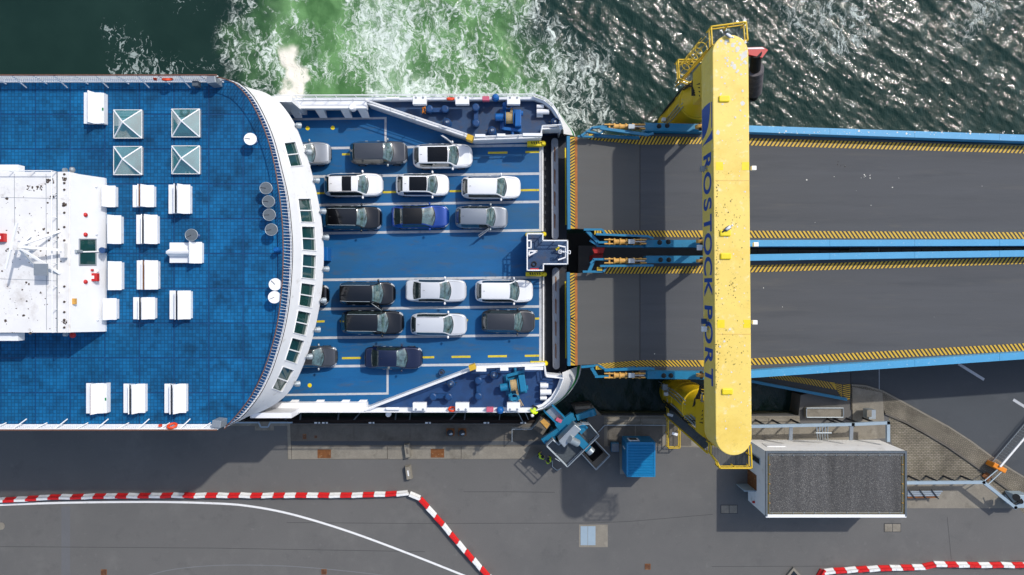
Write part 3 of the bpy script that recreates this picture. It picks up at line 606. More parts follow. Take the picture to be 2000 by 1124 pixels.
# hazard blocks at the lane ends
for x0, y0, x1, y1, s in ((1030, 276, 1060, 285, 1), (1027, 455, 1061, 461, 1), (1027, 532, 1062, 540, -1), (1036, 707, 1064, 714, -1)):
    hb = MB().prism(WL([(x0, y0), (x1, y0), (x1, y1), (x0, y1)], 55.4), ZC, HC-55.4).build('hazard_block', 'bright_yellow', ferry)
    for i in range(5):
        xx = x0+7+i*4.6; MB().prism(WL([(xx, y0+1), (xx+2.2, y0+1), (xx+3.4, (y0+y1)/2+1), (xx+1.2, (y0+y1)/2+1)], 55.4), HC-55.4-.01, HC-55.4+.008).build('hazard_stripe', 'hazard_black', hb)
    MB().lathe(W(x1+1.5, (y0+y1)/2, 55.4), [(.2, -.3), (.2, 0), (.12, .12)], 12).build('marker_cone', 'bright_yellow', hb)
for x, y in ((918, 271), (923, 717)): MB().box(W(x, y, DB+.1), (.5, .42, .9), rz=R(-20 if y < 400 else 20)).build('hazard_post', 'hazard_yellow', ferry)
# control platform over the bow well
cp = [(1029, 459), (1059, 459), (1059, 472), (1106.5, 472), (1106.5, 517), (1060, 517), (1060, 529), (1029, 529)]
plat = MB().prism(WL(cp, 54.0), 5.6, HC-54.0).build('control_platform', 'dark_blue_deck', ferry)
railing(plat, [W(x, y, 54.0) for x, y in cp], .95, 1.1, MATS['white_clean'], .055, (.5,), 'railing', closed=True)
b = MB(); z = HC-54
for a, c in (((1090, 480), (1105, 483)), ((1090, 508), (1105, 503)), ((1105, 485), (1105, 502))): b.bar(W(*a, 53.2), W(*c, 53.2), .1, .08)
for x, y in ((1094, 492), (1111, 493)):
    A = W(x, y, 53.1); b.bar(A+Vector((-.1, .12, 0)), A+Vector((.12, .12, 0)), .05, .05); b.bar(A+Vector((-.1, -.12, 0)), A+Vector((.12, -.12, 0)), .05, .05); b.bar(A+Vector((-.1, -.12, 0)), A+Vector((-.1, .12, 0)), .05, .05); b.bar(A+Vector((.12, -.12, 0)), A+Vector((.12, .12, 0)), .05, .05)
b.cyl(W(1100, 492, 54), W(1100, 492, 53), .07); b.bar(W(1094, 492, 53.1), W(1111, 493, 53.1), .06, .06); b.build('control_frame', 'white_clean', plat)
b = MB(); pts = [W(1033, 491, 53.4), W(1049, 491, 53.4), W(1033, 500, 53.4)]; b.tube(pts, .07, 6, True)
pts = [W(1030, 470.5, 53.2), W(1037, 470.5, 53.2), W(1037, 485, 53.2), W(1030, 485, 53.2)]; b.tube(pts, .06, 6, True); b.build('folding_bracket', 'white_clean', plat)
MB().box(W(1089, 486, 53.6), (.3, .16, .2), rz=.6).build('handheld_light', 'bright_yellow', plat)
MB().torus(W(1043, 516, 53.95), .17, .05).build('hose_ring', 'black_rubber', plat); MB().box(W(1044, 526, 53.2), (.65, .12, .3)).build('name_board', 'red_paint', plat)

# superstructure: curved white bridge front, windows, top deck
topc_px = [(430, 154), (459, 159), (485, 178), (507, 210), (533, 268), (550, 332), (563, 390), (570, 460), (571, 495), (569, 540), (564, 595), (555, 645), (542, 691), (527, 733), (506, 773), (480, 806), (460, 824), (440, 832)]
lowc_px = [(450, 178), (500, 176), (530, 188), (551, 206), (575, 241), (592, 283), (607, 330), (619, 380), (628, 430), (632, 480), (632, 520), (629, 565), (623, 605), (612, 655), (597, 702), (578, 745), (556, 775), (525, 797), (490, 812), (455, 824)]
NS = 241
TC = [W(p.x, p.y, D_TOP) for p in resample(topc_px, NS)]; LC = [W(p.x, p.y, 52.0) for p in resample(lowc_px, NS)]
def surf(s, h):
    i = min(max(s, 0), 1)*(NS-1); k = min(int(i), NS-2); f = i-k
    a = TC[k].lerp(TC[k+1], f); c = LC[k].lerp(LC[k+1], f); p = a.lerp(c, h)
    return p
def proj(p): d = HC-p.z; return p.x*F/d+1000, 562-p.y*F/d
grid = [(s/240, h/20) for s in range(241) for h in range(21)]; gp = np.array([proj(surf(s, h)) for s, h in grid])
def inv(x, y): j = int(np.argmin((gp[:, 0]-x)**2+(gp[:, 1]-y)**2)); return grid[j]
wins = [((554, 275.6), (578, 281), (591, 327), (566, 322)), ((581, 386), (606, 389), (611, 435), (586, 432)), ((588, 441), (613, 444), (614.5, 489), (590, 488)), ((590, 497), (615, 497), (614, 545), (589.5, 544)),
        ((586.5, 553), (612, 553), (609.5, 599), (582, 599)), ((577.6, 608), (604.6, 608), (600, 653), (572, 654.5)), ((567, 663), (595, 662), (584, 708), (557, 710)), ((548.6, 720), (577.6, 718), (563.5, 763), (535, 766))]
WR = []
for Q in wins:
    iv = [inv(*p) for p in Q]; WR.append(((iv[0][0]+iv[1][0])/2, (iv[2][0]+iv[3][0])/2, (iv[0][1]+iv[3][1])/2, (iv[1][1]+iv[2][1])/2))
H0 = sum(w[2] for w in WR)/8; H1 = sum(w[3] for w in WR)/8
sb_ = sorted(set([i/120 for i in range(121)]+[v for w in WR for v in w[:2]]))
fb = MB(); hs = [0, H0*.5, H0, (H0+H1)/2, H1, (1+H1)/2, 1]
for a, c in zip(sb_, sb_[1:]):
    if c-a < 1e-6: continue
    m_ = (a+c)/2; hole = any(w[0] < m_ < w[1] for w in WR)
    for h, g_ in zip(hs, hs[1:]):
        if hole and H0-1e-6 <= h < H1-1e-6: continue
        fb.add([surf(a, h), surf(c, h), surf(c, g_), surf(a, g_)], [(0, 1, 2, 3)], True)
front = fb.build('bridge_front', 'white_paint', ferry)
bmx = bmesh.new(); bmx.from_mesh(front.data); bmesh.ops.remove_doubles(bmx, verts=bmx.verts, dist=1e-4); bmesh.ops.recalc_face_normals(bmx, faces=bmx.faces); bmx.to_mesh(front.data); bmx.free()
for s0, s1, _, _ in WR:
    inn = lambda s, h, k=.14: surf(s, h)+Vector((-1, .0, -.35)).normalized()*k
    fr_ = MB(); c = [(s0, H0), (s1, H0), (s1, H1), (s0, H1)]
    fr_.add([surf(*p) for p in c]+[inn(*p, .2) for p in c], [(i, (i+1) % 4, 4+(i+1) % 4, 4+i) for i in range(4)])
    ring = [surf(*p)+Vector((.02, 0, .03)) for p in c]; fr_.tube(ring, .035, 6, True)
    wnd = fr_.build('window', 'white_clean', front); sm_ = (s0+s1)/2
    for a, e in ((s0, sm_-.0006), (sm_+.0006, s1)): MB().add([inn(a, H0), inn(e, H0), inn(e, H1), inn(a, H1)], [(0, 1, 2, 3)]).build('pane', 'glass_teal', wnd)
    MB().bar(inn(sm_, H0, .1), inn(sm_, H1, .1), .08, .1, up=(1, 0, .4)).build('mullion', 'white_clean', wnd)
# underside, garage and block under the top deck
blk = [(p.x-.02, p.y*.999) for p in LC]
MB().prism([(-80, 14.2)]+blk+[(-80, -9.6)], 10.98, 11.0).build('garage_ceiling', 'dark_steel', ferry)
MB().bbox(-31, -30.6, -9.5, 14.2, ZC, 11).build('garage_bulkhead', 'dark_steel', ferry)
for y0, y1 in ((14.15, 14.4), (-9.75, -9.5)): MB().bbox(-80, W(440, 0, 47.5).x, y0, y1, -3, ZT-.3).build('side_wall', 'white_paint', ferry)
for y0, y1 in ((14.15, 14.55), (-9.95, -9.55)): MB().bbox(W(440, 0, 47.5).x, -16.8, y0, y1, 5.4, 11).build('side_pillar', 'white_paint', ferry)
dk = [(p.x, p.y) for p in TC]
topdeck = MB().prism([(-80, 14.45)]+dk+[(-80, -9.72)], ZT-.35, ZT-.03).build('top_deck', 'gutter_blue', ferry)
poly = [(-80, 14.3)]+[(p.x-.42 if 20 < i < 220 else p.x-.1, p.y+(-.12 if p.y > 2 else .12)) for i, p in enumerate(TC)]+[(-80, -9.55)]
pw = 67.6*D_TOP/F; ox = W(1.5, 0, D_TOP).x; oy = W(0, 155.5, D_TOP).y; g_ = .045
for i in range(-2, 9):
    for j in range(0, 10):
        x0 = ox+i*pw+g_; x1 = ox+(i+1)*pw-g_; yb = oy-(j+1)*pw*1.006+g_; yt = oy-j*pw*1.006-g_
        cc = clip_poly(poly, x0, x1, yb, yt)
        if len(cc) >= 3: MB().prism(cc, ZT-.029, ZT+random.uniform(-.002, .002)).build('deck_panel', 'blue_deck_mats', topdeck)
# rails of the top deck
rt_px = [(425, 151), (455, 160), (480, 183), (500, 214), (521, 262), (536, 315), (547, 380), (553, 440), (554.5, 495), (553, 545), (548, 600), (540, 648), (527, 695), (512, 735), (490, 777), (466, 809), (450, 826), (440, 838)]
NB = 126
RT = [W(p.x-1.5, p.y, 46.35) for p in resample(rt_px, NB)]; RB = [Vector((p.x-.02, p.y*.998, ZT)) for p in [TC[round(i*(NS-1)/(NB-1))] for i in range(NB)]]
rail = MB().tube(RT[::3]+[RT[-1]], .04, 6).build('handrail', 'wood_rail', ferry)
MB().tube([p+Vector((.03, 0, .01)) for p in TC[::4]], .028, 5).build('edge_seal', 'black_rubber', rail)
for k, r in ((.0, .035), (.16, .02)): MB().tube([RB[i].lerp(RT[i], k) for i in range(0, NB, 3)], r, 5).build('rail_runner', 'white_clean', rail)
b = MB()
for i in range(NB): b.cyl(RB[i], RB[i].lerp(RT[i], .97), .019, n=4, smooth=False)
b.build('rail_bars', 'white_clean', rail, kind='stuff')
for ya, yb_, sgn in ((14.42, 14.3, 1), (-9.68, -9.56, -1)):
    hr = MB().tube([(-80, ya, 16.65), (RT[0].x, ya if sgn > 0 else ya, 16.65)], .055, 6).build('handrail', 'wood_rail', ferry)
    for z_ in (.08, .3, .52, .74, .95): MB().tube([(-80, yb_+(ya-yb_)*z_/1.1, ZT+z_), (RT[0].x, yb_+(ya-yb_)*z_/1.1, ZT+z_)], .032 if z_ < .8 else .045, 5).build('rail_runner', 'white_clean', hr)
    MB().bbox(-80, RT[0].x, yb_-.05, yb_+.05, ZT-.02, ZT+.06).build('foot_plate', 'white_clean', hr)
    b = MB(); x = -50.0; i = 0
    while x < RT[0].x:
        b.cyl((x, yb_, ZT), (x, ya, 16.6), .016, n=4, smooth=False)
        x += .14
    b.build('rail_bars', 'white_clean', hr, kind='stuff')
    b = MB(); x = -50.0+.4; i = 0
    while x < RT[0].x: b.bar((x, ya-sgn*.02, 16.6), (x+.25, yb_-sgn*(.42 if i % 2 else .15), ZT+.05), .06, .06); x += 1.42; i += 1
    b.build('rail_stays', 'white_clean', hr, kind='stuff')
# floodlights on the lower edge of the bridge front
for x, y in ((579, 246), (600, 298), (616, 354), (626, 412), (631, 463), (631, 527), (626, 586), (616, 643), (601, 698), (580, 752)):
    s, h = inv(x-2, y); p = surf(s, .97)+Vector((.16, 0, .12)); fl = MB().cyl(p, p+Vector((.22, 0, -.22)), .19, .24, n=14).build('floodlight', 'galv', front)
    MB().sphere(p+Vector((.02, 0, .06)), .13, 10).build('lamp_housing', 'grey_steel', fl)
    MB().bar(p+Vector((-.2, 0, -.05)), p, .06, .06).build('lamp_arm', 'white_clean', fl)
for x, y in ((419, 160), (429, 826)):
    s = 1 if y < 500 else -1; A = W(x, y, 46.9); MB().box(A, (.6, .5, 1.1), rz=.1*s).build('vent_box', 'grey_steel', ferry, bevel=.04)
MB().box(W(384, 165, 47.1), (.4, .35, .5)).build('locker', 'round_grey', ferry)
for x, y in ((327, 155.5), (336, 832)):
    bu = MB().torus(W(x, y, 46.7), .27, .09, 20, 8, axis=(0, 1, .4)).build('lifebuoy', 'lifebuoy', ferry); bu2 = MB().box(W(x-24 if y < 500 else x-23, y-.5, 46.8), (.18, .14, .2)).build('buoy_light', 'lifebuoy', ferry)
# skylights
for x0, y0, x1, y1 in ((222, 215, 277, 270.5), (335.5, 213, 390, 268.5), (222, 287, 277, 341.5), (335.5, 285, 390, 340.5)):
    d0 = 47.25; C = W((x0+x1)/2, (y0+y1)/2, d0); h = (x1-x0)*d0/F/2; c4 = [C+Vector((sx*h, sy*h, 0)) for sx, sy in ((-1, -1), (1, -1), (1, 1), (-1, 1))]; A = C+Vector((0, 0, .62))
    sk = MB().prism([(p.x*1.0, p.y) for p in c4], ZT-.02, HC-d0-.02).build('skylight', 'grey_steel', ferry)
    for i in range(4): MB().add([c4[i], c4[(i+1) % 4], A], [(0, 1, 2)]).build('pane', 'skylight_glass', sk)
    b = MB()
    for p in c4: b.bar(p, A, .075, .06)
    b.build('ridge_bars', 'white_clean', sk); MB().tube(c4, .032, 6, True).build('sill', 'white_rusty', sk)
# bridge house on the top deck
DBH = 44.5; zb = HC-DBH
rp = [W(-400, 336, DBH), W(137, 336, DBH), W(137, 650, DBH), W(-400, 650, DBH)]
house = MB().prism(rp, ZT-.02, zb).build('wheelhouse', 'white_rusty', ferry)
e = [W(137.5, 338, DBH), W(205, 348, 47.3), W(205, 648, 47.3), W(137.5, 649.5, DBH)]
lw = [Vector((p.x, p.y, ZT-.02)) for p in e]
nose = MB().loft(lw, e).build('wheelhouse_front', 'white_clean', house)
def on_front(x, y):  # point on the sloping front plane seen at pixel x,y
    a, c = W(137.5, y, DBH), W(205, y, 47.3); best = min((abs(proj(a.lerp(c, t/60))[0]-x), t) for t in range(61))[1]/60
    d = DBH+(47.3-DBH)*best; return W(x, y, d)
wq = [on_front(*p)+Vector((0, 0, .12)) for p in ((157.5, 468), (189.5, 468), (189.5, 518), (157.5, 518))]
hw = MB().tube(wq, .05, 6, True).build('roof_window', 'grey_steel', house)
MB().add(wq, [(0, 1, 2, 3)]).build('pane', 'glass_teal', hw)
md = [on_front(157.5, 493)+Vector((0, 0, .16)), on_front(204, 492)+Vector((0, 0, .16))]; MB().bar(md[0], md[1], .08, .1).build('window_bar', 'white_clean', hw)
for x, y in ((168.5, 420.5), (168.5, 459), (168.5, 551)): p = on_front(x, y); MB().sphere(p+Vector((0, 0, .1)), .15, 14).build('red_dome', 'red_paint', house)
for x, y in ((188, 365), (189, 457.5), (191, 625), (191, 530)): p = on_front(x, y); MB().sphere(p+Vector((0, 0, .05)), .1, 10).build('white_dome', 'white_clean', house)
def redbox(p): rb = MB().box(p+Vector((0, 0, .15)), (.6, .55, .3)).build('red_box', 'red_paint', house, bevel=.02); MB().box(p+Vector((0, 0, .305)), (.22, .2, .02)).build('notice', 'white_clean', rb)
redbox(on_front(186, 542)); redbox(W(5, 465, DBH))
MB().box(on_front(145, 589)+Vector((0, 0, .08)), (.35, .38, .16)).build('junction_box', 'cyl_tan', house)
MB().box(on_front(181, 528)+Vector((0, 0, .1)), (.2, .12, .15)).build('red_lamp', 'red_paint', house)
MB().cyl(on_front(160, 492)+Vector((0, 0, .05)), on_front(152, 492)+Vector((0, 0, .25)), .12, n=12).build('lamp', 'galv', house)
# roof furniture of the wheelhouse: edge rail, fittings, lattice mast with radar bar
railing(house, [W(-100, 336.5, DBH), W(111, 336.5, DBH), W(112, 649, DBH)], .5, 1.4, MATS['white_clean'], .035, (), 'roof_rail')
MB().bar(W(112, 336, DBH)+Vector((0, 0, .02)), W(112, 650, DBH)+Vector((0, 0, .02)), .06, .05).build('roof_seam', 'grey_steel', house)
MB().bar(W(134.5, 337, DBH)+Vector((0, 0, .04)), W(134.5, 650, DBH)+Vector((0, 0, .04)), .1, .1).build('roof_gutter', 'white_rusty', house)
mat('bolt_rust', '#4a3f36', 0.8, var=0.3, scale=6)
bo = MB()
for y in (341, 358, 371, 400, 416, 444, 470, 500, 560, 590, 610, 625, 640): bo.lathe(W(126, y, DBH), [(.075, 0), (.07, .05), (.03, .07)], 8)
bo.build('roof_fittings', 'bolt_rust', house, kind='stuff')
for x, y, w_, n_, sd in ((60, 368, 8, 26, 1), (97, 357, 9, 22, 2), (105, 384, 8, 26, 3), (78, 366, 7, 14, 4), (15, 489, 4, 10, 5), (126, 400, 4, 26, 6), (126, 350, 4, 22, 7), (70, 480, 50, 40, 8), (60, 610, 60, 36, 9), (126, 630, 5, 26, 10), (40, 560, 50, 30, 11), (50, 420, 50, 30, 12)):
    splats(house, n_, (x-w_, y-w_*.7, x+w_, y+w_*.7), DBH, .03, .13, 'bolt_rust', 40+sd)
for x0, y0, x1, y1 in ((2, 386, 108, 388), (28, 340, 29, 470), (90, 340, 91, 645), (0, 545, 110, 549)): MB().bar(W(x0, y0, DBH)+Vector((0, 0, .004)), W(x1, y1, DBH)+Vector((0, 0, .004)), .025, .008).build('roof_seam', 'grey_steel', house)
ms = MB(); c0 = W(66, 487, DBH); top = c0+Vector((.0, .1, 1.5))
for x, y in ((118, 452), (118, 535), (70, 522), (60, 460)): ms.bar(top, W(x, y, DBH), .13, .13)
ms.bar(top, W(131, 490, DBH)+Vector((0, 0, .5)), .16, .16); ms.cyl(c0, top, .12); ms.build('lattice_mast', 'white_clean', house)
A = top+Vector((-.25, 0, .15)); MB().bar(A+Vector((.35, 1.45, 0)), A+Vector((-.35, -1.45, 0)), .12, .12).build('radar_bar', 'white_clean', house)
MB().box(top+Vector((-.1, 0, .05)), (.45, .5, .3)).build('radar_motor', 'white_rusty', house)
MB().box(W(80, 527, DBH-.9), (.85, .75, .12)).build('mast_platform', 'grey_steel', house)
MB().box(W(131, 490, DBH)+Vector((0, 0, .25)), (.25, .95, .5)).build('vent_louvre', 'white_rusty', house)
for y, s in ((331, 1), (658, -1)):
    bx = MB().box(W(-20, y, 45.2), (4.2, .5, .6)).build('wing_box', 'white_clean', house)
for x, y in ((124, 333), (125, 653)): MB().cyl(W(x, y, 45), W(x+6, y, 45), .15, n=12).build('searchlight', 'galv', house); MB().sphere(W(x+17, y+(-1 if y < 500 else 2), 45.8), .2, 10).build('horn', 'red_paint' if y > 500 else 'grey_steel', house)
MB().cyl(W(206, 490, 47.4), W(199, 489, 46.2), .17, .2, n=14).build('deck_lamp', 'navy_paint', ferry)
MB().lathe(W(546, 489, 47.5), [(.18, 0), (.2, .7), (.14, .82)], 14).build('vent_mushroom', 'winch_blue', ferry)
bx = MB().box(W(638, 497, 55.4), (.45, 1.1, 1.2)).build('locker', 'winch_blue', ferry, bevel=.03)
# fittings along the bulwarks
for y, off in ((193, -1), (799, 1)):
    for x, w in ((820, 27), (903, 27), (1003, 26)):
        bx = MB().box(W(x, y-off*3+(2 if off < 0 else -2), 53.6), (w*.0395, .62, .5)).build('fairlead_box', 'white_clean', ferry, bevel=.03)
        b = MB(); 
        for k in (-1, 1): b.cyl(W(x+k*7, y, 53.6)+Vector((0, 0, -.1)), W(x+k*7, y, 53.6)+Vector((0, 0, .27)), .09, n=10)
        b.build('roller', 'grey_steel', bx)
    MB().torus(W(880 if off < 0 else 883, y+.5, 53.8), .25, .09, 20, 8, axis=(0, 1, .5)).build('lifebuoy', 'lifebuoy', ferry)
    MB().box(W(949 if off < 0 else 957, y+1, 53.8), (.55, .35, .5)).build('hose_box', 'pink', ferry, bevel=.03)
    MB().lathe(W(968 if off < 0 else 977, y+1, 54.2), [(.24, 0), (.3, .35), (.26, .6), (.1, .68)], 14).build('covered_drum', 'winch_blue', ferry)
    MB().cyl(W(755, y, 53.9), W(780, y, 53.9), .13, n=12).build('life_raft_tube', 'white_clean', ferry)
MB().lathe(W(690, 213, 54.4), [(.25, 0), (.26, .5), (.2, .6)], 14).build('vent_mushroom', 'white_clean', ferry)
MB().lathe(W(760, 808, 55.5), [(.2, 0), (.22, .4), (.16, .5)], 14).build('ball_fender', 'white_clean', ferry)
# ---------------------------------------------------------------- benches, tables on the top deck
ORD = ['first', 'second', 'third', 'fourth', 'fifth', 'sixth', 'seventh', 'eighth', 'ninth', 'tenth']
def bench_half(root, x0, y0, y1, s, base):
    """one seat of a bench: front edge at x0, facing s (+1 right / -1 left), the back s*-0.62 behind"""
    z = ZT; bk = x0-s*.66
    MB().bbox(min(x0, x0-s*.46), max(x0, x0-s*.46), y0, y1, z+.36, z+.45).build('seat', 'white_clean', root, bevel=.015)
    b = MB(); a = [Vector((x0-s*.44, y0, z+.47)), Vector((x0-s*.44, y1, z+.47)), Vector((bk+s*.05, y1, z+.97)), Vector((bk+s*.05, y0, z+.97))]
    n = Vector((-s*.05, 0, -.03)); b.loft(a, [p+n for p in a]).build('backrest', 'white_clean', root)
    MB().bbox(min(bk+s*.12, x0-s*.05), max(bk+s*.12, x0-s*.05), y0+.06, y1-.06, z+.001, z+.36).build('base', 'white_paint', root)
    MB().bar((x0, y0+.02, z+.4), (x0, y1-.02, z+.4), .012, .05).build('trim', 'rust', root) if s < 0 else None
BG = 'white benches on the blue top deck'
def bench(x0, y0, x1, y1, label, double=True):
    A = W(x0, y0, 47.05); B = W(x1, y1, 47.05); ya, yb = B.y, A.y
    r = empty('deck_bench', ((A.x+B.x)/2, (ya+yb)/2, ZT)); tag(r, label, 'bench', BG)
    bench_half(r, B.x, ya, yb, 1, 0)
    if double:
        bench_half(r, A.x, ya, yb, -1, 0); xm_ = (A.x+B.x)/2; MB().bar((xm_, ya+.01, ZT+.93), (xm_, yb-.01, ZT+.93), .05, .06).build('painted_gap', 'rust' if random.random() < .4 else 'dark_steel', r)  # dark and rust bars coloured in for the shaded gap between backrests
    return r
for i, (x0, y0, x1, y1) in enumerate(((198, 363, 225, 405), (209, 421, 236, 477), (210, 511, 237, 567), (199, 583, 227, 625))):
    bench(x0, y0, x1, y1, 'single white bench against the wheelhouse front, %s from the top of its column' % ORD[i], False)
for i, (x0, y0, x1, y1) in enumerate(((259, 362, 300, 405), (266, 420, 307, 477), (267, 509, 308, 566), (260, 581, 302, 624))):
    bench(x0, y0, x1, y1, 'double white bench in the middle column before the wheelhouse, %s from the top' % ORD[i])
bench(329, 361, 371, 418, 'double white bench just below the lower right skylight'); bench(331, 568, 372, 624, 'double white bench on its own below the T shaped bench')
bench(241, 750, 283, 807, 'double white bench in the middle of the three near the lower rail'); bench(321, 750, 363, 807, 'double white bench rightmost of the three near the lower rail')
for x0, y0, x1, y1, lab in ((163.5, 181, 202.5, 242, 'white locker bench with green sticker alone near the upper rail'), (168, 749, 208, 808, 'white locker bench with green sticker, leftmost of the three near the lower rail')):
    r = bench(x0, y0, x1-5, y1, lab); B = W(x1, y1, 47.0); A = W(x1, y0, 47.0)
    lk = MB().bbox(B.x-.22, B.x, B.y+.02, A.y-.02, ZT+.002, ZT+.5).build('locker', 'white_paint', r, bevel=.02); MB().box(W(x1-2.5, y0+(y1-y0)*.53, 46.95)+Vector((0, 0, -.04)), (.1, .2, .012)).build('sticker', 'green_print', r)
# T-shaped bench group: a double bench lying along the ship with a single one across its end
A = W(331, 473, 47.05); B = W(394, 515, 47.05)
r = empty('deck_bench', ((A.x+B.x)/2, (A.y+B.y)/2, ZT)); tag(r, 'T shaped white bench group with a grey round table behind it', 'bench', BG)
bench_half(r, B.x, B.y, A.y, 1, 0)
xm = B.x-.68; ym = (A.y+B.y)/2
for s in (1, -1):
    MB().bbox(A.x, xm, min(ym+s*.2, ym+s*.7), max(ym+s*.2, ym+s*.7), ZT+.36, ZT+.45).build('seat', 'white_clean', r, bevel=.015)
    a = [Vector((A.x, ym+s*.26, ZT+.46)), Vector((xm, ym+s*.26, ZT+.46)), Vector((xm, ym+s*.06, ZT+.96)), Vector((A.x, ym+s*.06, ZT+.96))]
    MB().loft(a, [p+Vector((0, -s*.05, -.02)) for p in a]).build('backrest', 'white_clean', r)
    MB().bbox(A.x+.06, xm-.03, min(ym+s*.1, ym+s*.65), max(ym+s*.1, ym+s*.65), ZT+.001, ZT+.36).build('base', 'white_paint', r)
def table(x, y, white, ang, label):
    p = W(x, y, 46.6); r = empty('round_table', (p.x, p.y, ZT)); tag(r, label, 'table', 'round standing tables on the top deck')
    m = 'white_clean' if white else 'round_grey'; tilt = Vector((.14, .06, 1)).normalized()
    MB().lathe(p, [(.40, -.03), (.42, 0), (.40, .025)], 28, axis=tilt).build('table_top', m, r)
    MB().torus(p+Vector((0, 0, .01)), .405, .022, 28, 6, axis=tilt).build('rim', 'white_clean' if white else 'galv', r)
    MB().bar(p+Vector((0, 0, .045)), p+Vector((-.36*math.cos(ang), -.36*math.sin(ang), .07)), .03, .03).build('hinge_bar', 'dark_steel', r)
    MB().cyl((p.x, p.y, ZT+.02), (p.x, p.y, p.z-.03), .03, n=8).build('pole', 'dark_steel', r); MB().lathe((p.x, p.y, ZT), [(.2, 0), (.2, .02), (.05, .04)], 18).build('foot', 'navy_paint', r)
table(489, 272, True, -.1, 'white round table alone by the curved rail at the upper right of the deck')
for i, (x, y) in enumerate(((519.5, 368), (524.5, 394), (526, 420), (530, 449))): table(x, y, False, -.1+.1*i, 'grey round table by the curved rail, %s from the top of the row of four' % ORD[i])
table(537.5, 556, True, -.8, 'white round table by the curved rail, upper of the pair'); table(536, 581, True, .4, 'white round table by the curved rail, lower of the pair')
table(374, 459.5, False, .5, 'grey round table standing above the T shaped bench')

# ---------------------------------------------------------------- mooring gear
def bitts(x, y, rot, label, d=DM):
    p = W(x, y, d-.3); r = empty('mooring_bitts', (p.x, p.y, HC-d)); tag(r, label, 'bollard', 'double mooring bollards on the ferry bow')
    M = Matrix.Rotation(rot, 3, 'Z'); z = HC-d
    MB().box((p.x, p.y, z+.22), (1.3, .34, .42), rz=rot).build('base_plate', 'navy_paint', r)
    for k in (-.62, .62):
        c = Vector((p.x, p.y, z))+M @ Vector((k, 0, 0)); MB().lathe(c, [(.24, .01), (.24, .6), (.31, .66), (.31, .74), (.2, .78)], 18).build('post', 'navy_paint', r)
def roller(x, y, label, d=DM):
    p = W(x, y, d); r = empty('fairlead_roller', (p.x, p.y, HC-d)); tag(r, label, 'roller', 'round fairlead rollers on the ferry bow')
    MB().lathe(p, [(.36, .01), (.36, .12), (.2, .2), (.2, .5), (.33, .58), (.33, .66), (.1, .7)], 20).build('drum', 'navy_paint', r)
    MB().torus(p+Vector((0, 0, .66)), .2, .04, 18, 6).build('rim', 'dark_steel', r); MB().cyl(p+Vector((0, 0, .7)), p+Vector((0, 0, .8)), .07).build('cap', 'galv', r)
    MB().bar(p+Vector((-.5, 0, .62)), p+Vector((.5, .12, .62)), .06, .06).build('lever', 'dark_steel', r)
bitts(855, 216, 0, 'navy double bollard on the upper mooring deck beside the orange rope'); bitts(930, 228, R(90), 'navy double bollard standing crosswise left of the upper winch')
bitts(862, 774, 0, 'navy double bollard on the lower mooring deck near the fender boxes'); bitts(935, 758, R(90), 'navy double bollard standing crosswise left of the lower winch')
for x, y, l in ((874, 243, 'dark round roller beside the slanted rail of the upper mooring deck'), (961, 259, 'dark round roller below the upper winch next to the lane wall'), (1083, 242, 'small dark roller at the tip of the upper mooring deck'),
                (882, 748, 'dark round roller in the middle of the lower mooring deck'), (965, 731, 'dark round roller above the lower winch next to the lane wall')): roller(x, y, l)
p = W(863, 727, D_CAR); o = MB().lathe(p, [(.24, 0), (.24, .1), (.12, .14), (.12, .4), (.22, .46)], 18).build('deck_capstan', 'dark_steel'); tag(o, 'small dark capstan on the car deck beside the lower slanted rail', 'capstan'); MB().torus(p+Vector((0, 0, .45)), .17, .04, 16, 6).build('rim', 'navy_paint', o)
def winch(x, y, mir, label):
    p = W(x, y, DM-.4); z = ZM; r = empty('mooring_winch', (p.x, p.y, z)); tag(r, label, 'winch', 'blue mooring winches on the ferry bow'); s = mir
    C = lambda dx, dy, dz=0: Vector((p.x+dx, p.y+s*dy, z+dz)); m = 'winch_blue' if s > 0 else 'mech_blue'
    MB().bbox(p.x-.75, p.x+.95, p.y-.8, p.y+.8, z+.001, z+.1).build('bed_frame', m, r)
    MB().cyl(C(-.28, 0, .6), C(.28, 0, .6), .42, n=22).build('drum', 'rope', r)
    b = MB()
    for k in range(9): b.torus(C(-.24+.06*k, 0, .6), .42, .035, 22, 6, axis=(1, 0, 0))
    b.build('rope_turns', 'rope', r)
    for k in (-.32, .32): MB().cyl(C(k-.03, 0, .6), C(k+.03, 0, .6), .56, n=24).build('flange', m, r)
    MB().box(C(.68, -.1, .58), (.5, 1.3, .9)).build('gearbox', m, r, bevel=.05); MB().cyl(C(.95, .35, .6), C(1.08, .35, .6), .2, n=14).build('brake', m, r)
    MB().cyl(C(-.45, .05, .6), C(-1.1, .05, .6), .3, n=18).build('motor', m, r); MB().cyl(C(-1.1, .05, .6), C(-1.16, .05, .6), .22, n=18).build('motor_cap', 'navy_paint', r)
    b = MB(); b.bar(C(-.45, -.8, .35), C(.95, -.95, .35), .22, .3); b.bar(C(-.4, .6, .4), C(-.4, 1.1, .75), .3, .12); b.bar(C(.2, .6, .4), C(.2, 1.1, .75), .2, .12); b.bar(C(-.5, 1.05, .78), C(.3, 1.05, .78), .25, .1); b.bar(C(-.5, -.85, .3), C(-.5, .8, .3), .12, .3)
    b.build('support_frame', m, r); MB().torus(C(-.1, .95, .95), .3, .03, 18, 6).build('hand_wheel', m, r); MB().cyl(C(.25, -1.0, .3), C(.25, -1.35, .3), .12, n=12).build('tensioner', m, r)
    b = MB(); b.tube([C(.1, .3, 1.0), C(.16, 1.0, .55), C(.35, 1.75, .5)], .035, 6); b.tube([C(.2, .3, 1.0), C(.22, 1.0, .5), C(.5, 1.75, .5)], .035, 6); b.build('mooring_line', 'rope', r)
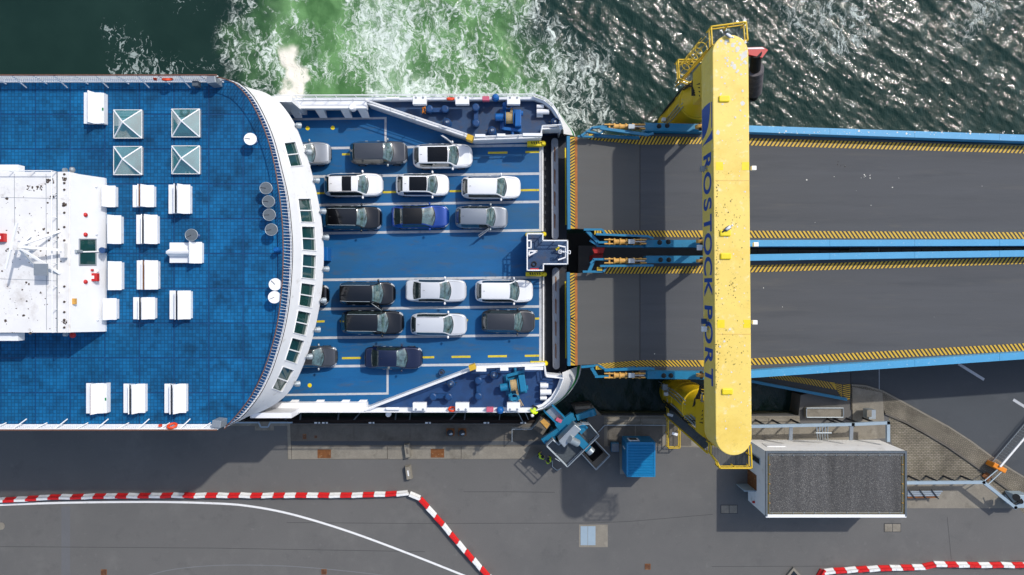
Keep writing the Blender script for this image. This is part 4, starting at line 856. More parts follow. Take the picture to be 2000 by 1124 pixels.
winch(995, 232, 1, 'blue mooring winch with pale rope on the upper mooring deck'); winch(1004, 752, -1, 'worn blue mooring winch on the lower mooring deck below the lanes')
bpy.data.objects['mooring_winch.001'].rotation_euler = (0, 0, R(8))
def reel(x, y, n, label):
    p = W(x, y, DM-.4); r = empty('hawser_reel', (p.x, p.y, ZM)); tag(r, label, 'reel')
    MB().box((p.x-.02, p.y, ZM+.12), (.5, .95 if n == 2 else 1.4, .22)).build('stand', 'white_paint', r)
    ys = ((.3, .3, .27), (-.14, .52, .4)) if n == 2 else ((.52, .33, .35), (0, .46, .42), (-.48, .27, .26))
    for dy, wx, wy in ys: MB().cyl((p.x-.28, p.y+dy, ZM+.5), (p.x-.28+wx*1.9, p.y+dy, ZM+.5), wy*.52, n=20).build('canister', 'white_clean', r)
reel(1055, 216, 2, 'white twin canister on the upper mooring deck near the rounded bow'); reel(1062, 766, 3, 'three white canisters in a row on the lower mooring deck near the bow')
b = MB(); c = W(829, 216, DM); 
for k in range(5): a = k*1.3; b.cyl(c+Vector((.1*math.cos(a), .2*math.sin(a), .05+.03*k)), c+Vector((.2*math.cos(a+1.4), .35*math.sin(a+1.4), .05+.03*k)), .045, n=6)
tag(b.build('orange_rope', 'orange'), 'small orange heap of rope beside the upper double bollard', 'rope')
for x, y, l in ((1084, 764, 'yellow cleat'),): pass
# ---------------------------------------------------------------- cars
mat('car_glass', (0.018, 0.030, 0.032), 0.04, var=0.5, scale=2.2, spec=0.9, coat=1.0)
mat('car_screen', (0.06, 0.11, 0.115), 0.03, var=0.9, scale=3.0, spec=1.0, coat=1.0)  # light teal with strong tone variation, reflections painted into the base colour
mat('tyre', '#141414', 0.85, var=0.1); mat('rim', '#8a8d90', 0.3, metal=0.8, var=0.05); mat('head_lamp', (0.55, 0.58, 0.6), 0.08, var=0.3, scale=8, coat=1.0); mat('tail_lamp', '#8e0f14', 0.15, var=0.1, coat=1.0)
mat('roof_glass', (0.006, 0.007, 0.009), 0.12, var=0.2, spec=0.3)
mat('trim_black', '#0d0e10', 0.35, var=0.1)
def paint(name, col, metal): return mat(name, col, 0.32 if metal else 0.28, metal=metal, var=0.02, coat=1.0)
PAINT = {'white': paint('car_white', (0.80, 0.81, 0.82), 0), 'silver': paint('car_silver', '#a6abb0', .55), 'greysilver': paint('car_greysilver', '#8d949c', .5), 'grey': paint('car_grey', '#4c4f54', .5),
         'darkgrey': paint('car_darkgrey', '#3a3c40', .4), 'black': paint('car_black', '#06070a', .0), 'navy': paint('car_navy', '#0f1c3d', .3), 'blue': paint('car_blue', '#083e92', .4), 'palewhite': paint('car_palewhite', '#c8ccd1', .1)}
def interp(xs, ys, t):
    # monotone cubic
    n = len(xs); i = 0
    while i < n-2 and t > xs[i+1]: i += 1
    def sl(k): return (ys[k+1]-ys[k])/(xs[k+1]-xs[k])
    def tan(k):
        if k == 0: return sl(0)
        if k == n-1: return sl(n-2)
        a, b = sl(k-1), sl(k); return 0 if a*b <= 0 else 2*a*b/(a+b)
    h = xs[i+1]-xs[i]; u = (t-xs[i])/h; u = min(1, max(0, u))
    return (2*u**3-3*u*u+1)*ys[i]+(u**3-2*u*u+u)*h*tan(i)+(-2*u**3+3*u*u)*ys[i+1]+(u**3-u*u)*h*tan(i+1)
SHAPES = {  # rear glass base/top, windscreen top/base (fraction of length from the tail), tail height, hood height
    'suv':   dict(rb=.035, rt=.115, wt=.60, wb=.735, zt=.66, zh=.66, nose=.52, side0=.12),
    'wagon': dict(rb=.030, rt=.110, wt=.585, wb=.725, zt=.64, zh=.635, nose=.47, side0=.12),
    'hatch': dict(rb=.045, rt=.150, wt=.60, wb=.755, zt=.64, zh=.65, nose=.48, side0=.16),
    'sedan': dict(rb=.135, rt=.265, wt=.565, wb=.715, zt=.70, zh=.66, nose=.49, side0=.22),
    'coupe': dict(rb=.06, rt=.22, wt=.54, wb=.73, zt=.68, zh=.66, nose=.47, side0=.2),
    'van':   dict(rb=.02, rt=.055, wt=.62, wb=.77, zt=.56, zh=.60, nose=.46, side0=.08)}
def car(name, x0, x1, yc, shape, H, Wd, color, label, roof=None, sunroof=None, rails=False, door=None, wide_bars=False):
    S = SHAPES[shape]; dmid = 55.35; Lc = (x1-x0)*dmid/F; P = W((x0+x1)/2, yc, dmid)
    root = empty(name, (0, 0, 0)); tag(root, label, 'car', 'cars parked on the ferry car deck')
    bodym = PAINT[color]; roofm = roof or bodym
    tz = [0, S['rb'], S['rt'], (S['rt']+S['wt'])/2, S['wt'], S['wb'], .90, .965, 1.0]
    zc = [S['zt']*.80, S['zt'], .965, 1.0, .975, S['zh'], S['zh']*.90, S['nose']*1.12, S['nose']*.80]
    if shape in ('sedan', 'coupe'): tz = [0, .03]+tz[1:]; zc = [S['zt']*.82, S['zt']*.95]+zc[1:]
    tw = [0, .03, .10, .25, .70, .88, .955, .985, 1.0]; ww = [.66, .84, .945, 1.0, 1.0, .955, .84, .65, .40]
    tb = [0, .3, .7, .88, 1.0]; zb_ = [.60, .615, .60, .55, .44]
    crit = sorted(set([0, .012, .03, .96, .975, .988, 1.0, S['rb'], S['rt'], S['wt'], S['wb'], S['side0']]+[i/44 for i in range(45)]+([sunroof[0], sunroof[1]] if sunroof else [])))
    crit = [c for i, c in enumerate(crit) if i == 0 or c-crit[i-1] > .004 or c in (S['rb'], S['rt'], S['wt'], S['wb'], 1.0)]
    Vs = []; rows = []
    for t in crit:
        w = interp(tw, ww, t)*Wd/2; z = interp(tz, zc, t)*H; zs = min(interp(tb, zb_, t)*H, z*.97); zl = .24+.16*max(0, (.05-t)/.05)+.10*max(0, (t-.95)/.05)
        g = min(1, max(0, (z-zs)/(H-.6*H))); wr = w*(.93-.255*g); zr = zs+(z-zs)*(.90-.02*g)
        pr = [(w*.90, zl), (w*.985, zl+.14*H), (w*1.0, zs-.16*H), (w*.985, zs-.03*H), (w*.955, zs)]
        for k in (.12, .5, .88, 1.0): pr.append((w*.955+(wr-w*.955)*k, zs+(zr-zs)*k))
        for k in (.10, .30, .55, .8, 1.0): pr.append((wr*(1-k), zr+(z-zr)*math.sin(k*math.pi/2)**.8))
        x = (t-.5)*Lc
        full = [(x+.04*Lc*0, y, q) for y, q in pr]+[(x, -y, q) for y, q in pr[-2::-1]]
        # bowed front and rear glass edges
        bow = lambda y: (1-(y/(Wd/2))**2)
        sh = (.15*max(0, 1-abs(t-S['wb'])/.12)+.07*max(0, 1-abs(t-S['wt'])/.10))*Lc*.45 - .03*Lc*max(0, 1-abs(t-S['rb'])/.08)*(.9 if t < .2 else 0)
        full = [(a+sh*bow(y)-sh*.5, y, q) for a, y, q in full]
        rows.append(full)
    n = len(rows[0]); mid = n//2
    parts = {}
    def put(key, idx): parts.setdefault(key, []).append(idx)
    for i in range(len(rows)-1):
        t = (crit[i]+crit[i+1])/2
        for j in range(n-1):
            jj = j if j < mid else n-2-j          # 0 sill .. mid-1 centre strip
            sd = 'l' if j < mid else 'r'
            arc = jj >= 8
            if arc and S['wt'] < t < S['wb'] and jj >= 9: key = 'windscreen'
            elif arc and S['rb'] < t < S['rt'] and jj >= 9: key = 'rear_window'
            elif jj in (5, 6) and S['side0'] < t < S['wb']-.045: key = 'side_window_'+sd
            elif sunroof and arc and jj >= 9 and sunroof[0] < t < sunroof[1]: key = 'sunroof'
            elif t > .94 and jj in (2, 3, 4, 5, 6) and t < .985: key = 'headlight_'+sd
            elif t < .022 and jj in (2, 3, 4): key = 'taillight_'+sd
            elif t > .985 and jj in (1, 2): key = 'grille_'+sd
            elif arc and roof is not None and S['rt'] < t < S['wt']: key = 'roof'
            elif jj == 0: key = 'sill'
            else: key = 'body'
            put(key, (i, j))
    def emit(key, nm, m):
        vid = {}; vs = []; fs = []
        def gv(i, j):
            if (i, j) not in vid: vid[(i, j)] = len(vs); vs.append(rows[i][j])
            return vid[(i, j)]
        for i, j in parts.get(key, []): fs.append((gv(i, j), gv(i, j+1), gv(i+1, j+1), gv(i+1, j)))
        if key == 'body':
            fs.append(tuple(gv(0, j) for j in range(n-1, -1, -1))); fs.append(tuple(gv(len(rows)-1, j) for j in range(n)))
        if fs:
            b = MB().add(vs, fs, True); ob = b.build(nm, m, root)
            bm = bmesh.new(); bm.from_mesh(ob.data); bmesh.ops.recalc_face_normals(bm, faces=bm.faces); up = sum(f.normal.z*f.calc_area() for f in bm.faces)
            if up < 0 and key not in ('side_window_l', 'side_window_r', 'sill'): bmesh.ops.reverse_faces(bm, faces=bm.faces)
            bm.to_mesh(ob.data); bm.free(); return ob
    body = emit('body', 'body', bodym); emit('roof', 'roof', roofm); emit('windscreen', 'windscreen', 'car_screen'); emit('rear_window', 'rear_window', 'car_glass'); emit('sunroof', 'sunroof', 'roof_glass')
    for s in 'lr': emit('side_window_'+s, 'side_window', 'car_glass'); emit('headlight_'+s, 'headlight', 'head_lamp'); emit('taillight_'+s, 'taillight', 'tail_lamp')
    [emit('grille_'+s, 'grille', 'trim_black') for s in 'lr']; emit('sill', 'sill', 'trim_black')
    # seams: bonnet and tailgate shut lines, wiper cowl
    def row_at(t): return min(range(len(crit)), key=lambda i: abs(crit[i]-t))
    i = row_at(S['wb']); MB().tube([Vector(rows[i][j])+Vector((.015, 0, .004)) for j in range(9, n-9)], .022, 5).build('wiper_cowl', 'trim_black', root)
    for k in (-1, 1):
        p = Vector(rows[i][mid]); MB().bar(p+Vector((-.02, k*.1+.25, .03)), p+Vector((-.22, k*.1-.35, .15)), .02, .015).build('wiper', 'trim_black', root)
    i0 = row_at(S['wb']+.02); i1 = row_at(.945)
    for jq in (9, n-10): MB().tube([Vector(rows[i][jq])+Vector((0, 0, .001)) for i in range(i0, i1+1, 2)], .008, 4).build('bonnet_seam', 'trim_black', root)
    for s in (-1, 1):
        i = row_at(S['wb']-.05); q = rows[i][4 if s > 0 else n-5]
        mr = MB().sphere((q[0]+.02, q[1]+s*.14, q[2]+.06), .12, 10, (.75, 1.05, .7)).build('mirror', 'white_clean' if color in ('white', 'palewhite') else ('galv' if color in ('grey', 'greysilver', 'silver') else bodym), root)
        hd = MB()
        for t in (S['wt']-.10, (S['wt']+S['rt'])/2-.07):
            q = rows[row_at(t)][3 if s > 0 else n-4]; hd.box((q[0], q[1]+s*.012, q[2]-.02), (.22, .035, .035))
        hd.build('door_handles', 'galv', root)
        if rails:
            ii = range(row_at(S['rt']+.01), row_at(S['wt']-.02)+1, 3); MB().tube([Vector(rows[i][8 if s > 0 else n-9])+Vector((0, 0, .045)) for i in ii], .024, 6).build('roof_rail', 'galv' if color != 'white' else 'trim_black', root)
        for t in (.19, .80):
            x = (t-.5)*Lc; r = .335; y = s*(Wd/2-.10)
            wh = MB().cyl((x, y-s*.11, r), (x, y+s*.095, r), r, n=20).build('wheel', 'tyre', root); MB().cyl((x, y+s*.09, r), (x, y+s*.102, r), r*.66, n=16).build('rim', 'rim', wh)
    if shape != 'van': q = rows[row_at(S['rt']+.045)][mid]; MB().add([(q[0]-.1, 0, q[2]-.01), (q[0]+.08, .02, q[2]-.01), (q[0]+.08, -.02, q[2]-.01), (q[0]-.1, 0, q[2]+.07)], [(0, 1, 3), (1, 2, 3), (2, 0, 3)]).build('antenna_fin', 'trim_black', root)
    if door is not None:
        s = door; i = row_at(S['wb']-.06); q = Vector(rows[i][3 if s > 0 else n-4]); a = R(180-42*s) if s > 0 else R(180+40)
        dirv = Vector((math.cos(R(180)-s*R(38)), s*abs(math.sin(R(38))), 0)); e = q+dirv*1.05
        dm = MB().loft([q+Vector((0, 0, -.55)), e+Vector((0, 0, -.5)), e+Vector((0, 0, .03)), q+Vector((0, 0, .03))], [p+dirv.cross(Vector((0, 0, 1)))*.12*s for p in (q+Vector((0, 0, -.55)), e+Vector((0, 0, -.5)), e+Vector((0, 0, .03)), q+Vector((0, 0, .03)))]).build('open_door', bodym, root)
        MB().tube([q+Vector((.0, 0, .05)), q+dirv*.35+Vector((0, 0, .36)), e+Vector((0, -s*.05, .36)), e+Vector((0, 0, .03))], .03, 5).build('door_frame', 'galv' if color == 'black' else bodym, dm)
        MB().add([q+Vector((.0, 0, .05)), q+dirv*.35+Vector((0, 0, .34)), e+Vector((0, -s*.05, .34)), e+Vector((0, 0, .03))], [(0, 1, 2, 3)]).build('door_glass', 'car_glass', dm)
    root.location = (P.x, P.y, ZC+.006); root.rotation_euler = (0, 0, R(random.uniform(-.7, .9)))
    return root
car('parked_car', 534, 646, 301, 'sedan', 1.45, 1.86, 'silver', 'silver car half hidden under the bridge front in the top lane')
car('parked_car', 685, 796, 300, 'suv', 1.72, 1.88, 'grey', 'dark grey estate with slate roof in the top lane')
car('parked_car', 808, 923, 306.5, 'suv', 1.74, 1.96, 'white', 'white car with wide black glass roof and open door in the top lane', sunroof=(.26, .585), door=1)
car('parked_car', 635, 748, 362.5, 'suv', 1.68, 1.9, 'white', 'white car with a small square sunroof and red tail lights, second lane', sunroof=(.34, .50), rails=True)
car('parked_car', 774, 877, 362, 'hatch', 1.47, 1.82, 'white', 'white hatchback with black panoramic roof in the second lane', sunroof=(.27, .59))
car('parked_car', 902, 1017, 367, 'wagon', 1.6, 1.86, 'white', 'white estate with plain roof at the front of the second lane', rails=False)
car('parked_car', 633, 746, 426.5, 'suv', 1.72, 1.92, 'black', 'black car with silver roof rails at the back of the third lane', rails=True)
car('parked_car', 765, 877, 424, 'coupe', 1.5, 1.88, 'blue', 'bright blue car with black roof in the third lane', roof=MATS['trim_black'])
car('parked_car', 890, 992, 425, 'wagon', 1.52, 1.82, 'greysilver', 'silver grey estate with its lower door open, third lane', door=-1)
car('parked_car', 530, 642, 576.5, 'hatch', 1.5, 1.8, 'black', 'black car nose peeking out from under the bridge front below the empty lane')
car('parked_car', 664, 772, 573.5, 'van', 1.8, 1.88, 'black', 'boxy black van in the lane below the empty lane', rails=True)
car('parked_car', 793, 911, 568, 'sedan', 1.46, 1.87, 'palewhite', 'pale silver white saloon in the lane below the empty lane')
car('parked_car', 929, 1041, 569, 'wagon', 1.55, 1.86, 'white', 'white estate nearest the bow below the control platform')
car('parked_car', 669, 789, 630, 'suv', 1.74, 1.94, 'black', 'black car with its upper door open and silver roof rails', rails=True, door=1)
car('parked_car', 803, 912, 634, 'wagon', 1.5, 1.82, 'palewhite', 'white estate with black roof rails between the black and the grey car', rails=True)
car('parked_car', 941, 1045, 628, 'suv', 1.6, 1.86, 'darkgrey', 'dusty dark grey car in the second lane from the bottom')
car('parked_car', 713, 825, 699, 'sedan', 1.45, 1.84, 'navy', 'navy blue saloon in the bottom lane')
car('parked_car', 548, 658, 697, 'hatch', 1.45, 1.75, 'grey', 'grey compact car half under the bridge front in the bottom lane')
# ---------------------------------------------------------------- linkspan ramps
DR = 55.0; ZR = HC-DR
def hazard(parent, pa, pb, w0, w1, d, n, lean, flip=False):
    """diagonal stripes between two edge lines given as pixel polylines pa (top edge) and pb (bottom edge)"""
    def at(P, t):
        L = [0]
        for a, c in zip(P, P[1:]): L.append(L[-1]+math.dist(a, c))
        s = t*L[-1]; i = 0
        while i < len(P)-2 and L[i+1] < s: i += 1
        f = (s-L[i])/max(1e-6, L[i+1]-L[i]); return (P[i][0]+(P[i+1][0]-P[i][0])*f, P[i][1]+(P[i+1][1]-P[i][1])*f)
    k = 12; base = [at(pa, i/k) for i in range(k+1)]+[at(pb, i/k) for i in range(k, -1, -1)]
    hb = MB().prism(WL(base, d), HC-d-.01, HC-d+.004).build('hazard_band', 'hazard_yellow', parent)
    for i in range(n):
        t0 = i/n; t1 = (i+.48)/n; sh = lean/n
        q = [at(pa, min(1, max(0, t0+sh))), at(pa, min(1, max(0, t1+sh))), at(pb, t1), at(pb, t0)]
        if math.dist(q[0], q[1]) < .05: q = q[:1]+q[2:]
        MB().prism(WL(q, d), HC-d, HC-d+.0075).build('hazard_stripe', 'hazard_black', hb)
def ramp(label, outline, flap, rails, bands, joint):
    r = empty('ramp', W(1250, (outline[0][1]+outline[-1][1])/2, DR)); tag(r, label, 'ramp', 'upper linkspan ramps to the ferry')
    MB().prism(WL(outline, DR), ZR-1.1, ZR).build('roadway', 'ramp_asphalt', r)
    fl = MB().prism(WL(flap, DR), ZR-.5, ZR-.002).build('flap', 'flap_steel', r)
    for a, c, w, h in rails:
        A = W(*a, 54.2); B = W(*c, 54.2); w_ = w*54.2/F
        g = MB().bar(Vector((A.x, A.y, ZR+.1)), Vector((B.x, B.y, ZR+.1)), w_, 1.4).build('side_girder', 'ramp_blue', r)
        n = 6
        for i in range(1, n): p = A.lerp(B, i/n); MB().box((p.x, p.y, ZR+.803), (.015, w_*.98, .01)).build('weld_seam', 'mech_blue', g)
    for args in bands: hazard(r, *args)
    J = [W(*p, DR) for p in joint]; MB().bar(J[0]+Vector((0, 0, .003)), J[1]+Vector((0, 0, .003)), .05, .012).build('hinge_joint', 'hazard_black', r)
    return r
rA = ramp('upper of the two asphalt ramps with blue side girders', [(1250, 262), (1465, 262), (2600, 312), (2600, 470), (1465, 470), (1250, 472)], [(1113, 268), (1160, 272), (1250, 278), (1250, 458), (1130, 447), (1113, 447)],
     [((1455, 251.5), (2450, 285), 12.5, 1), ((1455, 475.5), (2450, 473), 12.5, 1)],
     [([(1150, 262), (1250, 266), (1375, 269)], [(1150, 273), (1250, 283), (1375, 281.5)], 0, 0, DR-.006, 34, 1.3), ([(1375, 269), (1465, 270), (2000, 286), (2200, 292)], [(1375, 281.5), (1465, 284.5), (2000, 300), (2200, 305)], 0, 0, DR-.006, 104, 1.2),
      ([(1178, 450), (1250, 451), (1375, 450.5)], [(1178, 460), (1250, 462.5), (1375, 464)], 0, 0, DR-.006, 29, -1.2), ([(1375, 450.5), (1465, 451), (2000, 454), (2200, 455)], [(1375, 464), (1465, 465), (2000, 467), (2200, 468)], 0, 0, DR-.006, 104, -1.2)], ((1250, 267), (1250, 461)))
rB = ramp('lower of the two asphalt ramps with blue side girders', [(1250, 508), (1465, 508), (2600, 490), (2600, 672), (1465, 727), (1250, 727)], [(1115, 534), (1130, 534), (1250, 523), (1250, 716), (1160, 712), (1115, 714)],
     [((1455, 503.5), (2450, 488.5), 12.5, 1), ((1455, 732.5), (2450, 664), 14, 1)],
     [([(1180, 522), (1250, 521.5), (1375, 520)], [(1180, 534.5), (1250, 535), (1375, 534)], 0, 0, DR-.006, 29, 1.2), ([(1375, 520), (1465, 519), (2000, 502.5), (2200, 496)], [(1375, 534), (1465, 532.5), (2000, 516), (2200, 509)], 0, 0, DR-.006, 104, 1.2),
      ([(1165, 711), (1250, 704), (1375, 704)], [(1180, 720), (1250, 716), (1375, 716.5)], 0, 0, DR-.006, 29, -1.2), ([(1375, 704), (1465, 701), (2000, 671), (2200, 660)], [(1375, 716.5), (1465, 714), (2000, 685.5), (2200, 674)], 0, 0, DR-.006, 104, -1.2)], ((1250, 521), (1250, 714)))
# hazard end strip, rust lip and blue nose of each flap
for r, y0, y1 in ((rA, 268, 447), (rB, 534, 714)):
    nb_ = MB().prism(WL([(1107, y0-2), (1113, y0-2), (1114.5, y1+1), (1108.5, y1+1)], DR), ZR-.8, ZR+.02).build('nose_beam', 'flap_blue', r)
    hb = MB().prism(WL([(1113.5, y0), (1124, y0), (1125, y1), (1114.6, y1)], DR), ZR-.3, ZR+.006).build('hazard_band', 'hazard_yellow', r)
    n = 30; ym = (y0+y1)/2
    for i in range(n):
        ya = y0+(y1-y0)*i/n; yb = ya+(y1-y0)/n*.5; s = 5 if ya < ym else -5; cl = lambda v: min(y1, max(y0, v))
        MB().prism(WL([(1113.6, cl(ya+s)), (1124, cl(ya-s*.3)), (1124, cl(yb-s*.3)), (1113.6, cl(yb+s))], DR), ZR, ZR+.0095).build('hazard_stripe', 'hazard_black', hb)
    MB().prism(WL([(1122.5, y0), (1127.5, y0), (1128, y1), (1123, y1)], DR), ZR-.3, ZR+.013).build('rust_lip', 'rust_orange', r)
# fender boards behind the noses
b = MB(); 
for y0, y1 in ((290, 440), (550, 700)): b.bar(W(1104, y0, 57.5), W(1105, y1, 57.5), .1, .3)
tag(b.build('bumper_rail', 'bright_yellow'), 'yellow bumper rail between the bow well and the ramp flaps', 'rail')
# hydraulic rams and side frames of the flaps
def ram(x0, x1, y, s, label, dx=0):
    """tan cylinder along the flap edge with blue brackets; s=+1 bracket opens to larger y"""
    z = 53.9; r = empty('hydraulic_ram', W((x0+x1)/2, y, DR)); tag(r, label, 'hydraulic ram', 'hydraulic rams of the ramp flaps')
    P = lambda x, yy=y, d=z: W(x, yy, d)
    MB().cyl(P(x0+20), P(x1-22), .2, n=14).build('cylinder', 'cyl_tan', r)
    b = MB()
    for k in (0, .3, .62, 1): q = P(x0+20).lerp(P(x1-22), k); b.cyl(q-Vector((.06, 0, 0)), q+Vector((.06, 0, 0)), .27, n=14)
    b.build('collars', 'cyl_tan', r)
    MB().cyl(P(x1-22), P(x1), .1, n=10).build('piston_rod', 'galv', r)
    for xa, xb in ((x0, x0+20), (x1-20, x1+2)):
        b = MB()
        for k in (-.16, .16): b.bar(P(xa)+Vector((0, k, 0)), P(xb)+Vector((0, k, 0)), .09, .3)
        b.cyl(P((xa+xb)/2)+Vector((0, -.26, 0)), P((xa+xb)/2)+Vector((0, .26, 0)), .08, n=10); b.build('clevis', 'cyl_tan', r)
    MB().box(P(x0+53, y, 53.5), (.5, .36, .3)).build('valve_block', 'galv', r, bevel=.02)
    b = MB(); 
    for k in range(4): b.tube([P(x0+40+3*k, y+2, 53.6), P(x0+60+4*k, y+3+.4*k, 53.6), P(x1-12, y+2, 53.7)], .025, 5)
    b.build('hoses', 'black_rubber', r)
ram(1180, 1258, 248, -1, 'tan hydraulic ram at the top edge of the upper ramp'); ram(1180, 1260, 472.5, 1, 'tan hydraulic ram at the bottom edge of the upper ramp')
ram(1180, 1260, 510, -1, 'tan hydraulic ram at the top edge of the lower ramp'); ram(1180, 1258, 733.5, 1, 'tan hydraulic ram at the bottom edge of the lower ramp')
def side_frame(parent, spec, girder, knuckles, mtl='mech_blue'):
    fr = MB()
    for a, c, w, h, d in spec: fr.bar(W(*a, d-1), W(*c, d-1), w*.042, h)
    fr.build('flap_frame', mtl, parent)
    (a, c, w) = girder; A = W(*a, 54.2); B = W(*c, 54.2); g = MB().bar(Vector((A.x, A.y, ZR+.1)), Vector((B.x, B.y, ZR+.1)), w*.0414, 1.3).build('girder_end', mtl, parent)
    b = MB()
    for x, y in knuckles: b.lathe(W(x, y, 53.6), [(.16, -.1), (.2, .05), (.12, .18), (.04, .24)], 10); b.bar(W(x-4, y+2, 53.5), W(x+4, y-2, 53.5), .06, .06)
    b.build('hinge_pins', 'black_rubber', g)
side_frame(rA, [((1135, 266), (1158, 250), 4, .3, 55.3), ((1158, 250), (1185, 247), 4, .3, 55), ((1145, 257), (1172, 262), 3, .3, 55.2), ((1172, 262), (1182, 252), 2.5, .3, 55), ((1172, 251), (1265, 264), 5, .25, 54.8), ((1265, 264), (1276, 261), 4, .25, 54.8), ((1128, 267), (1158, 268), 3, .25, 55.4), ((1160, 266), (1248, 270), 5, .4, 55.6)], ((1260, 247.5), (1376, 250), 15), ((1287, 247), (1303, 246)))
side_frame(rA, [((1140, 449), (1176, 449), 4, .3, 55.2), ((1146, 451), (1168, 474), 6, .4, 55.4), ((1176, 449), (1182, 459), 4, .3, 55.1), ((1164, 458), (1265, 462), 4, .3, 54.8), ((1265, 462), (1276, 466), 3.5, .3, 54.8), ((1152, 470), (1168, 480), 4, .3, 55.5), ((1168, 474), (1186, 474), 4, .3, 55), ((1165, 481), (1262, 482), 4, .3, 56)], ((1262, 476), (1376, 476), 14), ((1288, 474), (1305, 473)))
side_frame(rB, [((1138, 531), (1178, 531), 4, .3, 55.2), ((1150, 531), (1160, 508), 6, .4, 55.4), ((1158, 507), (1188, 507), 4, .3, 55), ((1178, 531), (1185, 521), 4, .3, 55.1), ((1172, 520), (1276, 519), 4, .3, 54.8), ((1153, 515), (1160, 508), 4, .3, 55)], ((1262, 507), (1376, 507), 14), ((1290, 508), (1306, 508)))
side_frame(rB, [((1135, 717), (1170, 714), 4, .3, 55.2), ((1170, 714), (1182, 722), 4, .3, 55), ((1155, 718), (1166, 736), 6, .4, 55.3), ((1162, 736), (1190, 735), 4, .3, 55), ((1180, 723), (1268, 719.5), 5, .3, 54.8), ((1268, 719.5), (1278, 721), 4, .3, 54.8), ((1182, 725), (1240, 718), 4, .3, 55.6)], ((1265, 733), (1376, 734), 15), ((1296, 734), (1310, 734)))
for r, q in ((rA, ((1160, 451), (1175, 459))), (rB, ((1166, 522), (1176, 529))), (rB, ((1163, 715), (1176, 722)))):
    g = MB(); (ax, ay), (bx_, by) = q
    for i in range(3):
        for j in range(3): g.box(W(ax+(bx_-ax)*(i+.5)/3, ay+(by-ay)*(j+.5)/3, 54.0), (.14, .1, .1))
    g.build('tread_studs', 'hazard_yellow', r, kind='stuff')
# yellow hangers carrying the ramps from the gantry
for i, (x, y, l) in enumerate(((1368, 248, 'topmost'), (1370, 472, 'upper middle'), (1370, 510, 'lower middle'), (1370, 733, 'bottom'))):
    e = empty('lifting_lug', W(x, y, DR)); tag(e, 'tan lifting lug beside the gantry beam, %s of four' % l, 'lifting lug', 'lifting lugs under the gantry')
    b = MB(); b.lathe(W(x, y, 53.6), [(.42, -.12), (.42, .12)], 16, axis=(0, 1, 0)); b.build('plate', 'cyl_tan', e); MB().cyl(W(x, y, 53.6)+Vector((0, -.3, 0)), W(x, y, 53.6)+Vector((0, .3, 0)), .14, n=12).build('pin', 'dark_steel', e)
    b = MB(); b.bar(W(x+6, y, 53.6), W(x+10, y, 50), .3, .3); b.build('hanger', 'cyl_tan', e)
# dark machinery between the ramps
mid = struct(MB().prism(WL([(1110, 455), (1700, 460), (1700, 530), (1110, 530)], 61), .2, 1.6).build('ramp_pit_floor', 'dark_pit'))
rbx = MB().loft([W(1158, 487, 57.5), W(1180, 487, 57.5), W(1178, 497, 57.5), W(1160, 497, 57.5)], [W(1156, 484, 56.6), W(1182, 484, 56.6), W(1178, 495, 56.6), W(1161, 495, 56.6)]).build('red_hopper', 'red_paint'); tag(rbx, 'dark red steel hopper in the gap between the ramps', 'hopper'); MB().prism(WL([(1160, 497), (1178, 497), (1178, 506), (1160, 506)], 57.6), .5, HC-57.7).build('chute', 'red_paint', rbx)
b = MB()
for yv, x0, x1 in ((485, 1470, 2200), (494, 1470, 2200)): b.tube([W(x0, yv+1, 57), W(x1, yv-2.5, 57)], .05, 5)
for i in range(18): b.bar(W(1480+i*40, 486, 57), W(1480+i*40, 495, 57), .05, .05)
tag(b.build('cable_tray', 'dark_steel'), 'dark cable tray running in the slot between the two ramps', 'cable tray')
# lower ramp reaching the quay under the upper one
lr = empty('lower_ramp', W(1560, 720, 60.9)); tag(lr, 'low dark ramp with chevron end emerging under the lower asphalt ramp', 'ramp')
MB().prism(WL([(1130, 480), (1662, 490), (1661, 778), (1652, 782), (1470, 747), (1400, 722), (1130, 722)], 60.8), ZQ-.6, HC-60.8).build('roadway', 'ramp_asphalt', lr)
MB().bar(W(1400, 724, 60.5), W(1468, 744, 60.5), .2, .5).build('side_girder', 'mech_blue', lr); MB().bar(W(1465, 744.5, 60.4), W(1652, 780, 60.4), .24, .5).build('side_girder', 'mech_blue', lr)
hazard(lr, [(1500, 730), (1560, 737), (1630, 748)], [(1500, 738), (1560, 748), (1634, 762)], 0, 0, 60.79, 22, -1.3); hazard(lr, [(1630, 749), (1636, 765), (1646, 781)], [(1644, 750), (1645, 765), (1646, 782)], 0, 0, 60.785, 8, -1.2); hazard(lr, [(1646, 750), (1646, 766), (1649, 782)], [(1661, 750), (1661, 766), (1660, 780)], 0, 0, 60.785, 8, -1.0)
# abutment blocks under the landing
ab = MB().prism(WL([(1560, 770), (1610, 765), (1612, 797), (1560, 797)], 62.2), -2, HC-62.2).build('abutment', 'concrete_mossy'); tag(ab, 'grey concrete abutment below the low ramp end', 'abutment')
lgd = MB().prism(WL([(1574, 797), (1646, 797), (1646, 815), (1574, 815)], 60.6), 0, HC-60.6).build('ledge_block', 'concrete'); tag(lgd, 'flat concrete ledge with raised rim beside the water, under the low ramp', 'ledge'); railing(lgd, [W(1574, 797, 60.6), W(1646, 797, 60.6), W(1646, 815, 60.6), W(1574, 815, 60.6)], .12, 2, MATS['galv'], .05, (), 'rim', closed=True)

